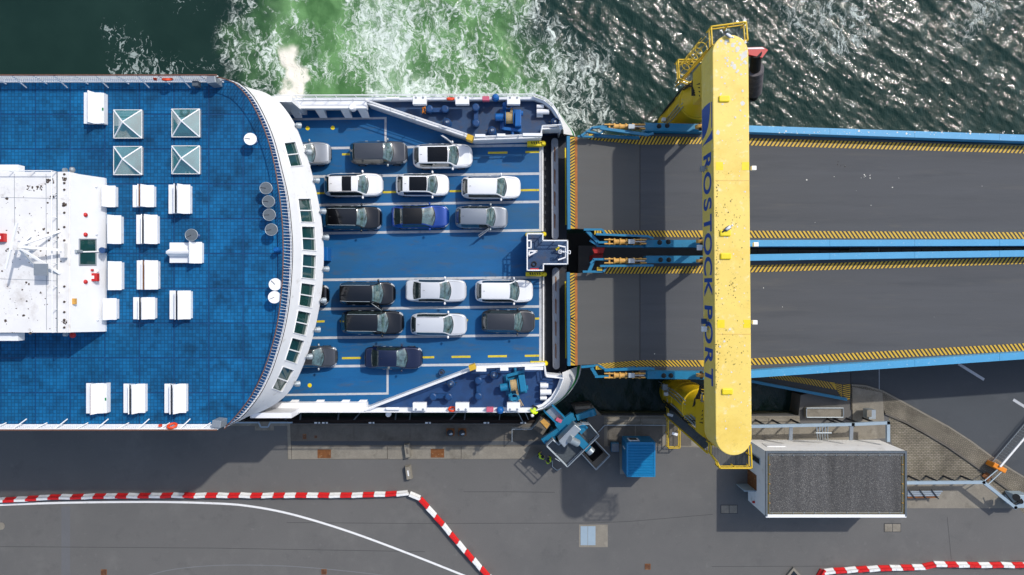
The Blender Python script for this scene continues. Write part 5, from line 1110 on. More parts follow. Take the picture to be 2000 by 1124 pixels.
# ---------------------------------------------------------------- yellow gantry
gan = empty('gantry', (15.1, 3, ZQ)); tag(gan, 'tall yellow portal gantry lettered across both ramps', 'gantry')
DT, DBm = 46.4, 49.2; zt, zbm = HC-DT, HC-DBm
xc = W(1430, 0, DT).x; hw = 35.2*DT/F; yN = W(0, 68, DT).y; yS = W(0, 890, DT).y; tiltx = 7*DT/F/(yN-yS)   # slight skew of the beam in plan
def gx(y): return xc+tiltx*((yN+yS)/2-y)
def beam_outline(k=0.0):
    P = []; n = 14; rr = hw-k
    for i in range(n+1): a = math.pi*i/n; y = yN-hw; P.append((gx(y)+rr*math.cos(a), y+rr*math.sin(a)))
    for i in range(n+1): a = math.pi+math.pi*i/n; y = yS+hw; P.append((gx(y)+rr*math.cos(a), y+rr*math.sin(a)))
    return P
MB().prism(beam_outline(), zbm, zt).build('beam', 'gantry_yellow', gan, bevel=.05)
for y in (383, 682):     # cross welds
    MB().prism(WL([(1396.5+(y-383)*.012, y-30), (1464.5, y-30), (1464.5, y-29.3), (1396.5, y-29.3)] if y < 500 else [(1401, y-33+4), (1467, y-29), (1467, y-28.3), (1401, y-28.3)], DT), zt, zt+.006).build('weld_seam', 'cyl_tan', gan)
for y, x in ((194, 1414), (456, 1416), (501, 1417), (765, 1420)):
    MB().box(W(x, y, DT)+Vector((0, 0, .05)), (.74, .42, .16)).build('hatch', 'bright_yellow', gan, bevel=.07)
for y in (325, 633):
    for x in (1405, 1456): MB().box(W(x+(3 if y > 500 else 0), y, DT)+Vector((0, 0, .004)), (.5, .55, .012)).build('paint_patch', 'bright_yellow', gan)
# legs: wide shaft from the harbour bed, collar, narrower neck with flat plates
for yy, s in ((14.95, 1), (-9.6, -1)):
    xl = gx(yy)+.05
    lg = MB().lathe((xl, yy, 0), [(1.5, -4), (1.5, 8.2), (1.46, 8.5), (1.12, 9.6), (1.06, zbm-.002)], 32).build('leg', 'leg_yellow', gan)
    for z_ in (1.2, 4.6, 8.25): MB().lathe((xl, yy, z_), [(1.49, 0), (1.56, .05), (1.56, .2), (1.49, .25)], 32).build('leg_ring', 'leg_yellow', lg)
    for k, (dx, w) in enumerate(((-1.05, .5), (.35, .4))): MB().bbox(xl+dx-.25, xl+dx+.2, yy-1.2, yy+1.2, zbm-2.2, zbm-.01).build('gusset', 'leg_yellow', lg)
    b = MB(); sgn = -s
    for k in range(4):
        a0 = math.pi+sgn*(.35+.13*k); a1 = a0+sgn*.25
        p = [Vector((xl+1.6*math.cos(a0), yy+1.6*math.sin(a0), 1.5+.4*k)), Vector((xl+1.6*math.cos(a0), yy+1.6*math.sin(a0), 6.0)), Vector((xl+1.65*math.cos(a1), yy+1.65*math.sin(a1), 7.6)), Vector((xl+1.35*math.cos(a1), yy+1.35*math.sin(a1), 9.5)), Vector((xl-1.3, yy+sgn*.3*k-.2, zbm-.2))]
        b.tube(p, .05, 6)
    b.build('hoses', 'black_rubber', lg)
    MB().box((xl-1.75, yy-s*.9, 3.3), (.4, .5, .6)).build('junction_box', 'galv', lg, bevel=.02); MB().box((xl-1.72, yy-s*.35, 3.6), (.3, .3, .4)).build('valve', 'white_rusty', lg)
    b = MB()
    for k in range(3): b.tube([(xl-1.68+.1*k, yy-s*(1.0-.3*k), .4), (xl-1.62, yy-s*(1.0-.3*k), 6.6), (xl-1.35, yy-s*(.6-.3*k), 8.8)], .045, 6)
    b.build('conduits', 'galv', lg)
# lettering and sail logo on the west side
def face(f, ypx, off=.006):          # f 0 bottom .. 1 top of the west face, ypx measured along the beam (at the beam's own depth)
    z = zbm+(zt-zbm)*f; d = HC-z; y = (562-ypx)*d/F; return Vector((gx(y)-hw-off, y, z))
for txt, ypx in zip('ROSTOCKPORT', (315, 358, 399, 437, 477, 520, 559, 609, 650, 694, 735)):
    cu = bpy.data.curves.new('letter', 'FONT'); cu.body = txt; cu.size = 2.6; cu.align_x = 'CENTER'; cu.offset = .06; cu.extrude = .006; cu.resolution_u = 6
    to = bpy.data.objects.new('tmp', cu); COL.objects.link(to); dg = bpy.context.evaluated_depsgraph_get(); me = bpy.data.meshes.new_from_object(to.evaluated_get(dg)); COL.objects.unlink(to); bpy.data.objects.remove(to)
    o = bpy.data.objects.new('letter', me); COL.objects.link(o); me.materials.append(MATS['logo_blue'])
    p = face(.5, ypx); p.z = zbm+.45
    M = Matrix(((0, 0, -1), (-1, 0, 0), (0, 1, 0))).to_4x4(); o.matrix_world = Matrix.Translation(p) @ M @ Matrix.Diagonal((.76, 1.0, 1, 1)); mw = o.matrix_world.copy()
    o.parent = gan; o.matrix_parent_inverse = wmat(gan).inverted(); o.location = mw.to_translation(); o.rotation_euler = M.to_euler(); o.scale = (.76, 1.0, 1)
lg1 = [(.06, 216), (.3, 209), (.55, 204), (.78, 200), (.76, 215), (.70, 232), (.58, 248), (.42, 260), (.22, 269), (.06, 274)]
lg2 = [(.05, 287), (.30, 279), (.55, 270), (.78, 262), (.93, 254), (.95, 264), (.95, 272), (.72, 276), (.4, 281)]
lg3 = [(.86, 200), (.92, 199), (.92, 247), (.86, 252), (.87, 225)]
for P in (lg1, lg2, lg3):
    A = [face(*p, .004) for p in P]; Bv = [face(*p, .016) for p in P]; MB().loft(A, Bv).build('logo_sail', 'logo_blue', gan)
# lamps hung on the beam
for ypx, m_ in ((330, 'grey_steel'), (628, 'navy_paint'), (484, 'white_clean'), (643, 'white_clean')):
    p = face(.45 if ypx != 484 else .1, ypx, .3); fl = MB().box(p, (.34, .38, .3)).build('floodlight', m_, gan, bevel=.03); MB().bar(p, p+Vector((.32, 0, .12)), .08, .08).build('lamp_arm', 'grey_steel', fl)
for x, y in ((1466, 329), (1470, 478), (1468, 630)): p = W(x, y, 47.6); fl = MB().box(p+Vector((.2, 0, 0)), (.34, .3, .3)).build('floodlight', 'white_clean', gan, bevel=.03)
# yellow platforms, stairs and ladders at both ends
def platform(poly, d, parent, h=1.1):
    gb = MB(); P_ = [W(x, y, d) for x, y in poly]; x0_, x1_ = min(p.x for p in P_), max(p.x for p in P_); y0_, y1_ = min(p.y for p in P_), max(p.y for p in P_); xx = x0_
    while xx < x1_:
        cc = clip_poly([(p.x, p.y) for p in P_], xx, xx+.028, y0_, y1_)
        if len(cc) >= 3: gb.prism(cc, HC-d-.03, HC-d)
        xx += .11
    pl = gb.build('platform', 'grating_dark', parent, kind='stuff'); railing(pl, [W(x, y, d) for x, y in poly], h, 1.1, MATS['rail_yellow'], .062, (.5,), 'railing', closed=True); return pl
accN = empty('access_ladder', W(1350, 140, 62)); tag(accN, 'yellow caged ladder and platforms on the water side gantry leg', 'ladder')
platform([(1380, 64), (1447, 55), (1450, 90), (1382, 100)], 48.5, accN); platform([(1318, 126), (1372, 126), (1372, 150), (1340, 170), (1320, 162)], 55, accN)
def ladder(p0, p1, parent, cage=True):
    p0 = Vector(p0); p1 = Vector(p1); sd = Vector((.25, .18, 0)); b = MB(); b.tube([p0+sd, p1+sd], .05, 6); b.tube([p0-sd, p1-sd], .05, 6); n = int((p1-p0).length/.3)
    for i in range(n): q = p0.lerp(p1, (i+.5)/n); b.cyl(q+sd, q-sd, .025, n=5)
    b.build('ladder', 'rail_yellow', parent)
    if cage:
        b = MB(); n = int((p1-p0).length/1.0)
        for i in range(1, n):
            q = p0.lerp(p1, i/n); b.torus(q+Vector((-.35, .3, 0)), .45, .03, 16, 5)
        for a in range(5): an = math.pi*.25+a*math.pi/4; o_ = Vector((-.35+.45*math.cos(an), .3+.45*math.sin(an), 0)); b.tube([p0.lerp(p1, .1)+o_, p1+o_], .025, 5)
        b.build('safety_cage', 'rail_yellow', parent)
ladder(W(1336, 152, 55), W(1388, 92, 49), accN); ladder(W(1325, 166, 61), W(1340, 150, 55.2), accN, False)
accS = empty('access_stair', W(1330, 850, ZQ)); accS.location = W(1335, 850, DQ); tag(accS, 'yellow railed stair and landing climbing the quay side gantry leg', 'stair')
platform([(1392, 895), (1380, 880), (1380, 862), (1456, 862), (1458, 907), (1397, 907)], 49.5, accS)
railing(accS, [W(1300, 795, DQ), W(1300, 870, DQ), W(1322, 870, DQ), W(1322, 812, DQ)], 1.1, 1.2, MATS['rail_yellow'], .05, (.5,), 'railing')
A = W(1305, 806, 60.9); B = W(1382, 872, 50.0); dirp = Vector((-(B-A).y, (B-A).x, 0)).normalized()*.4
b = MB()
for k in (-1, 1): b.bar(A+dirp*k, B+dirp*k, .08, .22)
b.build('stair_stringer', 'rail_yellow', accS)
for i in range(26): q = A.lerp(B, (i+.5)/26); st = MB().bar(q-dirp*.95, q+dirp*.95, .2, .03).build('stair_step', 'grating_dark', accS)
b = MB()
for k in (-1, 1):
    for h in (.55, 1.05): b.tube([A+dirp*k+Vector((0, 0, h)), B+dirp*k+Vector((0, 0, h))], .065, 6)
    for i in range(11): q = A.lerp(B, i/10)+dirp*k; b.cyl(q, q+Vector((0, 0, 1.05)), .035, n=5)
b.build('stair_rail', 'rail_yellow', accS)
for x, y in ((1309, 811), (1318, 848)): MB().box(W(x, y, 59.3), (.5, .22, .06), rz=-.3).build('sign_plate', 'white_clean', accS)
# pipes on the quay-side leg
b = MB(); 
for k in range(5): b.tube([W(1308+3*k, 786-4*k, 61), W(1312+3*k, 790-4*k, 58), W(1358+2*k, 832-5*k, 52), W(1372, 800-8*k, 50)], .07, 6)
b.tube([W(1306, 785, 60), W(1306, 762, 60), W(1345, 757, 59)], .16, 8); b.tube([W(1316, 783, 60), W(1318, 774, 59), W(1345, 762, 58)], .12, 8); b.tube([W(1330, 800, 59), W(1345, 770, 57), W(1362, 768, 56)], .1, 8)
tag(b.build('pipe_bundle', 'galv'), 'bundle of grey pipes climbing the quay side gantry leg', 'pipes')
b = MB()
for k in range(4): b.tube([W(1352+4*k, 806-3*k, 54), W(1358+3*k, 780-5*k, 52), W(1368, 768-5*k, 50.5), W(1384, 772-6*k, 49.6)], .085, 7)
tag(b.build('hose_loops', 'black_rubber'), 'black hose loops on the quay side gantry leg under the beam', 'hoses', 'hose loops of the gantry legs')
b = MB()
for k in range(3): b.tube([W(1372, 176+5*k, 50.2), W(1356-2*k, 178+4*k, 51), W(1352, 160+3*k, 52), W(1362, 150, 51)], .07, 7)
tag(b.build('hose_loops', 'black_rubber'), 'black hose loops on the water side gantry leg under the beam', 'hoses', 'hose loops of the gantry legs')
# raked fender pile right of the beam
pt = W(1477, 104, 57); pb = W(1471, 190, 63.3); ax = (pt-pb).normalized()
pile = empty('fender_pile', pb); tag(pile, 'dark raked fender pile with red hexagonal cap in the water', 'pile')
MB().cyl(pb-ax*2, pt, .46, n=20).build('pile', 'black_rubber', pile); mat('pile_grey', '#5d5a5e', 0.8, var=0.4, scale=2.5, dirt=[('#8f8c8a', 0.4, 3)]); MB().cyl(pb.lerp(pt, .15), pb.lerp(pt, .66), .74, n=24).build('fender_roll', 'pile_grey', pile)
cap_px = [(1458, 93), (1490, 92), (1500, 98), (1489, 113), (1458, 106)]
cp_ = MB().prism(WL(cap_px, 56.9), HC-57.25, HC-56.9).build('cap', 'red_paint', pile)
MB().prism(WL([(1460, 93.5), (1489, 92.6), (1494, 96), (1460, 96.5)], 56.88), HC-56.9, HC-56.88).build('painted_sun_edge', 'white_rusty', cp_)  # pale strip paints the sunlit top edge onto the red cap
for p in (pb.lerp(pt, .4),): MB().cyl(p+Vector((0, -.6, .1)), p+Vector((0, -.66, .12)), .08).build('bolt', 'dark_steel', pile)
splats(gan, 330, (1401, 80, 1458, 260), DT, .04, .24, 'bird_white', 3, lambda x, y: max(.12, 1-(y-80)/90))
splats(gan, 260, (1404, 260, 1462, 870), DT, .03, .1, 'bird_white', 4, lambda x, y: .3 if y < 780 else .4)
splats(gan, 900, (1402, 330, 1464, 760), DT, .015, .06, 'grime', 5, lambda x, y: .04+.9*math.exp(-((x-1430)/14)**2)*(.5+.5*math.sin(y/21)))
splats(gan, 200, (1398, 330, 1404, 760), DT, .02, .07, 'grime', 6)
splats(rA, 90, (1520, 256, 2000, 264), 54.2, .03, .13, 'bird_white', 7); splats(rA, 9, (1475, 300, 1990, 440), DR, .03, .09, 'bird_white', 8); splats(rB, 8, (1130, 540, 1990, 700), DR, .03, .08, 'bird_white', 9); splats(rA, 12, (1680, 340, 1700, 350), DR, .05, .13, 'bird_white', 10); splats(rA, 16, (1634, 314, 1652, 330), DR, .04, .1, 'hazard_black', 11)
def gull(x, y, d, rz, label):
    p = W(x, y, d); r = empty('gull', p); tag(r, label, 'gull', 'gulls perched on the gantry')
    b = MB(); b.sphere((0, 0, .17), .13, 12, (1.9, 1, .95)); b.build('body', 'white_clean', r, origin=(0, 0, 0)); r0 = r
    for o in r.children: o.matrix_parent_inverse = Matrix.Identity(4)
    def part(bb, nm, m): o = bb.build(nm, m); o.parent = r; return o
    part(MB().sphere((.27, 0, .3), .075, 10), 'head', 'white_clean'); part(MB().cyl((.33, 0, .3), (.42, 0, .28), .02, .006, n=6), 'beak', 'orange')
    for s in (1, -1): part(MB().sphere((-.06, s*.1, .2), .1, 10, (2.4, .45, .7)), 'wing', 'round_grey')
    part(MB().add([(-.2, .07, .18), (-.2, -.07, .18), (-.5, -.05, .16), (-.5, .05, .16)], [(0, 1, 2, 3)]), 'tail', 'black_rubber')
    for s in (1, -1): part(MB().cyl((.02, s*.05, 0), (.02, s*.05, .1), .012, n=5), 'leg', 'orange')
    r.rotation_euler = (0, 0, rz)
gull(1422, 72, DT, R(-35), 'gull perched on the rounded top end of the yellow beam'); gull(1421, 446, DT, R(35), 'gull perched beside a hatch in the middle of the yellow beam')
# ---------------------------------------------------------------- blue container, building
cn = empty('container', W(1248, 892, DQ)); tag(cn, 'blue steel site container with ribbed roof on the quay', 'container')
h = 2.55; A = W(1224, 864.5, DQ-h); B = W(1280, 932, DQ-h)
MB().bbox(A.x, B.x, B.y, A.y, ZQ+.01, ZQ+h-.075).build('body', 'container_blue', cn)
b = MB(); n = 20
for i in range(n):
    y0 = A.y-.14-(A.y-B.y-.28)*i/n; y1 = y0-(A.y-B.y-.28)/n; m_ = (y0+y1)/2
    b.add([(A.x+.12, y0, ZQ+h-.07), (B.x-.12, y0, ZQ+h-.07), (B.x-.12, m_+.03, ZQ+h-.01), (A.x+.12, m_+.03, ZQ+h-.01), (B.x-.12, m_-.03, ZQ+h-.01), (A.x+.12, m_-.03, ZQ+h-.01), (B.x-.12, y1, ZQ+h-.07), (A.x+.12, y1, ZQ+h-.07)], [(0, 3, 2, 1), (3, 5, 4, 2), (5, 7, 6, 4)])
b.build('roof_ribs', 'container_blue', cn)
fr = MB()
for x0, x1, y0, y1 in ((A.x-.01, A.x+.12, B.y, A.y), (B.x-.12, B.x+.01, B.y, A.y)): fr.bbox(x0, x1, y0, y1, ZQ+h-.1, ZQ+h)
for y0, y1 in ((A.y-.14, A.y+.01), (B.y-.01, B.y+.14)): fr.bbox(A.x+.12, B.x-.12, y0, y1, ZQ+h-.1, ZQ+h-.004)
fr.build('roof_frame', 'container_blue', cn)
for x in (A.x+.08, B.x-.08):
    for y in (A.y-.09, B.y+.09): MB().box((x, y, ZQ+h), (.17, .18, .03)).build('corner_casting', 'mech_blue', cn)
wn_ = MB().bbox(A.x+.28, A.x+1.2, A.y-.02, A.y+.06, ZQ+1.0, ZQ+2.0).build('window', 'white_clean', cn); MB().bbox(A.x+.42, A.x+1.06, A.y+.05, A.y+.075, ZQ+1.12, ZQ+1.88).build('pane', 'glass_dark', wn_)
MB().bbox(A.x-.03, A.x-.005, A.y-1.1, A.y-.3, ZQ+.15, ZQ+2.1).build('door', 'mech_blue', cn); MB().bbox(A.x-.07, A.x-.02, A.y-.75, A.y-.65, ZQ+.9, ZQ+1.9).build('light_tube', 'white_clean', cn)
o = MB().prism(WL([(1209, 868), (1222, 868), (1222, 926), (1211, 926)], DQ), ZQ, ZQ+.05).build('concrete_step', 'concrete'); tag(o, 'narrow concrete strip along the left side of the blue container', 'slab')
o = MB().bbox(W(1192, 0, DQ).x, W(1207, 0, DQ).x, W(0, 880, DQ).y, W(0, 863, DQ).y, ZQ, ZQ+.6).build('tool_crate', 'mech_blue', bevel=.03); tag(o, 'small dark blue tool crate left of the container', 'crate'); MB().bbox(W(1192, 0, DQ).x+.03, W(1207, 0, DQ).x-.03, W(0, 880, DQ).y+.03, W(0, 863, DQ).y-.03, ZQ+.595, ZQ+.64).build('lid', 'round_grey', o)

bd = empty('gatehouse', W(1632, 945, DQ)); tag(bd, 'white flat building with grey gravel roof beside the gantry', 'building')
dr = 56.7; A = W(1496, 882, dr); B = W(1771, 1009, dr); zr = HC-dr
mat('wall_white', (0.83, 0.83, 0.82), 0.7, var=0.05, scale=0.6, dirt=[('#b0aca2', 0.2, 0.7)])
MB().bbox(A.x, B.x, B.y, A.y, ZQ-.05, zr-.12).build('wall', 'wall_white', bd)
m = bpy.data.materials.new('gravel_roof'); m.use_nodes = True; t = m.node_tree; N = t.nodes; L = t.links; bs = N['Principled BSDF']; bs.inputs['Roughness'].default_value = .95
g = N.new('ShaderNodeNewGeometry'); vo = N.new('ShaderNodeTexVoronoi'); vo.inputs['Scale'].default_value = 32; L.new(g.outputs['Position'], vo.inputs[0])
cr = N.new('ShaderNodeValToRGB'); e = cr.color_ramp.elements; e[0].color = (*hexc('#38383a'), 1); e[1].color = (*hexc('#5c5b59'), 1); e[1].position = .9; n5 = e.__class__ and cr.color_ramp.elements.new(.985); n5.color = (*hexc('#8f8d88'), 1)
sp = N.new('ShaderNodeSeparateColor'); L.new(vo.outputs['Color'], sp.inputs[0]); L.new(sp.outputs[0], cr.inputs[0])
mp = N.new('ShaderNodeMapping'); mp.inputs['Scale'].default_value = (1.6, .15, 1); L.new(g.outputs['Position'], mp.inputs[0]); ns = N.new('ShaderNodeTexNoise'); ns.inputs['Scale'].default_value = .9; ns.inputs['Detail'].default_value = 3; L.new(mp.outputs[0], ns.inputs[0])
r5 = N.new('ShaderNodeMapRange'); r5.inputs[1].default_value = .3; r5.inputs[2].default_value = .7; r5.inputs[3].default_value = .75; r5.inputs[4].default_value = 1.2; L.new(ns.outputs[0], r5.inputs[0]); vm = N.new('ShaderNodeVectorMath'); vm.operation = 'SCALE'; L.new(cr.outputs[0], vm.inputs[0]); L.new(r5.outputs[0], vm.inputs['Scale']); L.new(vm.outputs[0], bs.inputs['Base Color'])
bp = N.new('ShaderNodeBump'); bp.inputs['Strength'].default_value = .6; bp.inputs['Distance'].default_value = .03; L.new(vo.outputs['Distance'], bp.inputs['Height']); L.new(bp.outputs[0], bs.inputs['Normal']); MATS['gravel_roof'] = m
rf = MB().bbox(A.x+.16, B.x-.16, B.y+.18, A.y-.18, zr-.2, zr-.05).build('roof', 'gravel_roof', bd)
mat('moss_gravel', '#5f5636', 0.95, var=0.4, scale=3, bump=.4, dirt=[('#3f3c2e', .5, 2)])
b = MB(); b.bbox(A.x+.16, A.x+.36, B.y+.18, A.y-.4, zr-.06, zr-.045); b.bbox(B.x-.42, B.x-.16, B.y+.18, A.y-.4, zr-.06, zr-.045); b.bbox(A.x+.36, B.x-.42, B.y+.18, B.y+.34, zr-.06, zr-.045); b.build('moss_edge', 'moss_gravel', rf)
for nm, bx in (('parapet', (A.x-.02, A.x+.14, B.y-.02, A.y+.02)), ('parapet', (B.x-.14, B.x+.02, B.y-.02, A.y+.02)), ('parapet', (A.x+.14, B.x-.14, A.y-.16, A.y+.02))): MB().bbox(*bx, zr-.14, zr).build(nm, 'round_grey', bd)
MB().bbox(A.x-.0, B.x-.02, B.y-.1, B.y+.14, zr-.14, zr-.008).build('gutter', 'white_clean', bd)
for i in range(13):
    for yv in (A.y-.32, B.y+.3): MB().lathe((A.x+.5+i*(B.x-A.x-1)/12, yv, zr-.05), [(.05, 0), (.05, .08), (.02, .11)], 8).build('lightning_clip', 'galv', rf)
for i in range(1, 6):
    for xv in (A.x+.3, B.x-.35): MB().lathe((xv, A.y-.3-i*(A.y-B.y-.6)/6, zr-.05), [(.05, 0), (.05, .08), (.02, .11)], 8).build('lightning_clip', 'cyl_tan', rf)
b = MB(); b.tube([(A.x+.3, A.y-.3, zr), (B.x-.35, A.y-.3, zr), (B.x-.35, B.y+.3, zr), (A.x+.3, B.y+.3, zr)], .014, 4, True); b.build('lightning_wire', 'galv', rf)
w1 = MB().bbox(A.x+.7, A.x+2.3, A.y-.02, A.y+.05, ZQ+1.5, ZQ+2.7).build('window', 'white_clean', bd); MB().bbox(A.x+.8, A.x+2.2, A.y+.04, A.y+.06, ZQ+1.6, ZQ+2.6).build('pane', 'white_paint', w1)
w2 = MB().bbox(A.x-.05, A.x+.02, A.y-1.5, A.y-.9, ZQ+.9, ZQ+3.0).build('window', 'pale_blue_steel', bd); MB().bbox(A.x-.06, A.x-.045, A.y-1.42, A.y-.98, ZQ+1.0, ZQ+2.9).build('pane', 'glass_dark', w2)
d1 = MB().bbox(A.x-.06, A.x+.02, A.y-3.9, A.y-2.6, ZQ+.02, ZQ+2.15).build('doorway', 'rust', bd); MB().bbox(A.x-1.05, A.x-.02, A.y-4.0, A.y-3.92, ZQ+.03, ZQ+2.1).build('open_door', 'pale_blue_steel', d1); MB().bbox(A.x-.2, A.x-.02, B.y+.3, B.y+.45, ZQ+1.6, ZQ+1.8).build('red_lamp', 'red_paint', bd)
# pale steel guard beams around the building
def beam_run(nm, label, pts, d, posts, m='pale_blue_steel', w=.26, hh=.26):
    e = empty(nm, W(*pts[0], DQ)); tag(e, label, 'pipe bridge'); P = [W(x, y, d) for x, y in pts]
    for a, c in zip(P, P[1:]): u = (c-a).normalized()*w*.5; MB().bar(a-u, c+u*.98, w, hh).build('beam', m, e)
    for x, y in posts: p = W(x, y, d); MB().cyl((p.x, p.y, ZQ), (p.x, p.y, HC-d), .09, n=8).build('post', 'dark_steel', e)
    return e
e = beam_run('pipe_bridge', 'pale grey pipe bridge along the water above the white building', [(1462, 833), (1665, 829), (1734, 826), (1734, 860)], 58.6, ((1494, 831), (1528, 831), (1566, 830), (1640, 829), (1655, 829), (1680, 828), (1712, 827)))
for x in (1545, 1663): MB().bar(W(x, 832, 58.6), W(x-1, 860, 58.9), .3, .12).build('cross_arm', 'grey_steel', e)
b = MB()
for k in range(5): b.tube([W(1595+5.5*k, 832, 58.6), W(1596+5*k, 848, 58.6), W(1597+5*k, 859, 59.5)], .05, 6)
b.tube([W(1593, 846, 58.5), W(1624, 846, 58.5)], .06, 6); b.build('pipes', 'galv', e)
e = beam_run('pipe_bridge', 'pale grey pipe bridge from the building to the control mast at right', [(1772, 943), (1920, 942), (1982, 991), (1993, 984)], 59.4, ((1795, 940), (1830, 940), (1865, 940), (1900, 940)))
e = empty('pipe_rack', W(1805, 967, DQ)); tag(e, 'low rack of grey pipes lying right of the white building', 'pipes')
for k in range(4): MB().bar(W(1772, 961+3.6*k, 60.4), W(1840-3*k, 960+3.7*k, 60.4), .13, .13).build('pipe', 'galv' if k < 3 else 'rust', e)
for x in (1780, 1802, 1825): MB().bar(W(x-6, 957, 60.3), W(x+8, 975, 60.3), .08, .1).build('clamp', 'dark_steel', e)
mst = empty('control_mast', W(1985, 975, DQ)); tag(mst, 'grey cabinet with dark fittings at the right picture edge', 'cabinet')
MB().bbox(W(1978, 0, 60).x, W(2006, 0, 60).x, W(0, 990, 60).y, W(0, 965, 60).y, ZQ, ZQ+1.4).build('cabinet', 'pale_blue_steel', mst, bevel=.04); MB().cyl(W(1985, 972, 59.4), W(1985, 972, 59), .3, n=16).build('dark_lens', 'black_rubber', mst); MB().cyl(W(1994, 980, 59.4), W(1994, 980, 59.1), .2, n=14).build('dark_lens', 'black_rubber', mst)
b = MB(); b.tube([W(1962, 962, 59.6), W(1980, 985, 59.3), W(1996, 975, 59.3)], .05, 6); b.build('cable', 'black_rubber', mst)
# barrier arm
ga = empty('barrier_gate', W(1950, 915, DQ)); tag(ga, 'white barrier arm on an orange box across the road at right', 'barrier gate')
C = W(1952, 914, DQ-1.0); M_ = R(-28); MB().box((C.x, C.y, ZQ+.6), (1.25, .42, 1.0), rz=M_).build('drive_box', 'orange', ga, bevel=.05)
MB().bar(W(1953, 912, 59.8), W(2060, 786, 59.8), .16, .12).build('arm', 'barrier_white', ga)
b = MB(); a_ = W(1953, 912, 59.8); c_ = W(2060, 786, 59.8)
for i in range(26): p = a_.lerp(c_, .03+i/27); b.bar(p, p+Vector((-.25, .2, -.65)), .03, .03)
b.bar(a_+Vector((-.25, .2, -.65)), c_+Vector((-.25, .2, -.65)), .04, .04); b.build('skirt_bars', 'galv', ga, kind='stuff')
b = MB(); b.tube([W(1920, 942, 59.4), W(1948, 918, 60)], .05, 6); b.tube([W(1928, 948, 59.4), W(1956, 922, 60)], .05, 6); b.build('cable_guide', 'pale_blue_steel', ga)
o = MB().prism(WL([(1916, 929), (1924, 921), (1936, 930), (1928, 940)], DQ), ZQ, ZQ+.14).build('foundation', 'rust'); tag(o, 'rust brown square foundation beside the orange barrier box', 'foundation')
o = MB().box(W(1698, 808, 59.9), (.6, .8, 1.0)).build('wire_cage', 'galv'); tag(o, 'small grey wire cage box on the concrete pad below the ramp', 'cage'); MB().box(W(1698, 808, 59.3), (.4, .6, .02)).build('lid', 'concrete', o)

# ---------------------------------------------------------------- small quay things
def block(x, y, ang, label):
    p = W(x, y, DQ); r = empty('concrete_block', p, ang); o = MB().loft([Vector((sx*.26, sy*.6, 0)) for sx, sy in ((-1, -1), (1, -1), (1, 1), (-1, 1))], [Vector((sx*.2, sy*.55, .55)) for sx, sy in ((-1, -1), (1, -1), (1, 1), (-1, 1))]).build('block', 'concrete'); o.parent = r
    o2 = MB().box((0, 0, .55), (.12, .5, .03)).build('lifting_slot', 'barrier_white' if y > 900 else 'concrete_dark'); o2.parent = r; tag(r, label, 'concrete block')
block(797, 879, R(8), 'upright concrete block standing on the quay strip'); block(799, 921.5, R(8), 'upright concrete block with white mark on the asphalt')
for x, l in ((880, 'left'), (903, 'right')):
    p = W(x, 844, DQ); e = empty('quay_bollard', p); tag(e, '%s one of two squat iron bollards on the quay edge' % l, 'bollard', 'iron bollards on the quay edge'); MB().box(p+Vector((0, 0, .04)), (.72, .66, .08)).build('base_plate', 'rust', e); MB().lathe(p, [(.22, .08), (.18, .35), (.3, .5), (.26, .6), (.05, .64)], 16).build('post', 'dark_steel', e); MB().sphere(p+Vector((.05, -.05, .55)), .2, 10, (1.2, .8, .5)).build('head', 'galv', e)
# fender frames and mooring stays on the quay wall below the ferry
for i, x in enumerate((556, 586, 660, 690, 772, 800, 878, 907, 975)):
    A = W(x, 822, 61.4); B = W(x+(14 if i % 3 == 0 else 2), 806, 62.8); o = MB().bar(A, B, .1, .1).build('fender_stay', 'galv'); tag(o, 'thin steel fender stay in the gap beside the hull, %s from the left' % ORD[i], 'fender stay', 'fender stays along the quay wall')
for i, x in enumerate((620, 635, 726, 836, 950, 1022)): o = MB().box(W(x, 826, 61)+Vector((0, 0, .06)), (.5, .12, .1)).build('white_marker', 'barrier_white'); tag(o, 'white marker strip on the quay edge, %s from the left' % ORD[i], 'marker', 'white markers on the quay edge'); MB().box(W(x, 826, 61)+Vector((.05, 0, .115)), (.14, .125, .012)).build('stripe', 'round_grey', o)
mat('fender_brown', '#241a16', 0.85, var=0.3, scale=1, dirt=[('#4a2c1c', 0.2, 1.5)])
fw = struct(MB().bbox(W(480, 0, 61.5).x, W(1045, 0, 61.5).x, W(0, 826, 61.3).y, W(0, 821, 61.3).y, -2, ZQ-.25).build('quay_fender_wall', 'fender_brown'))
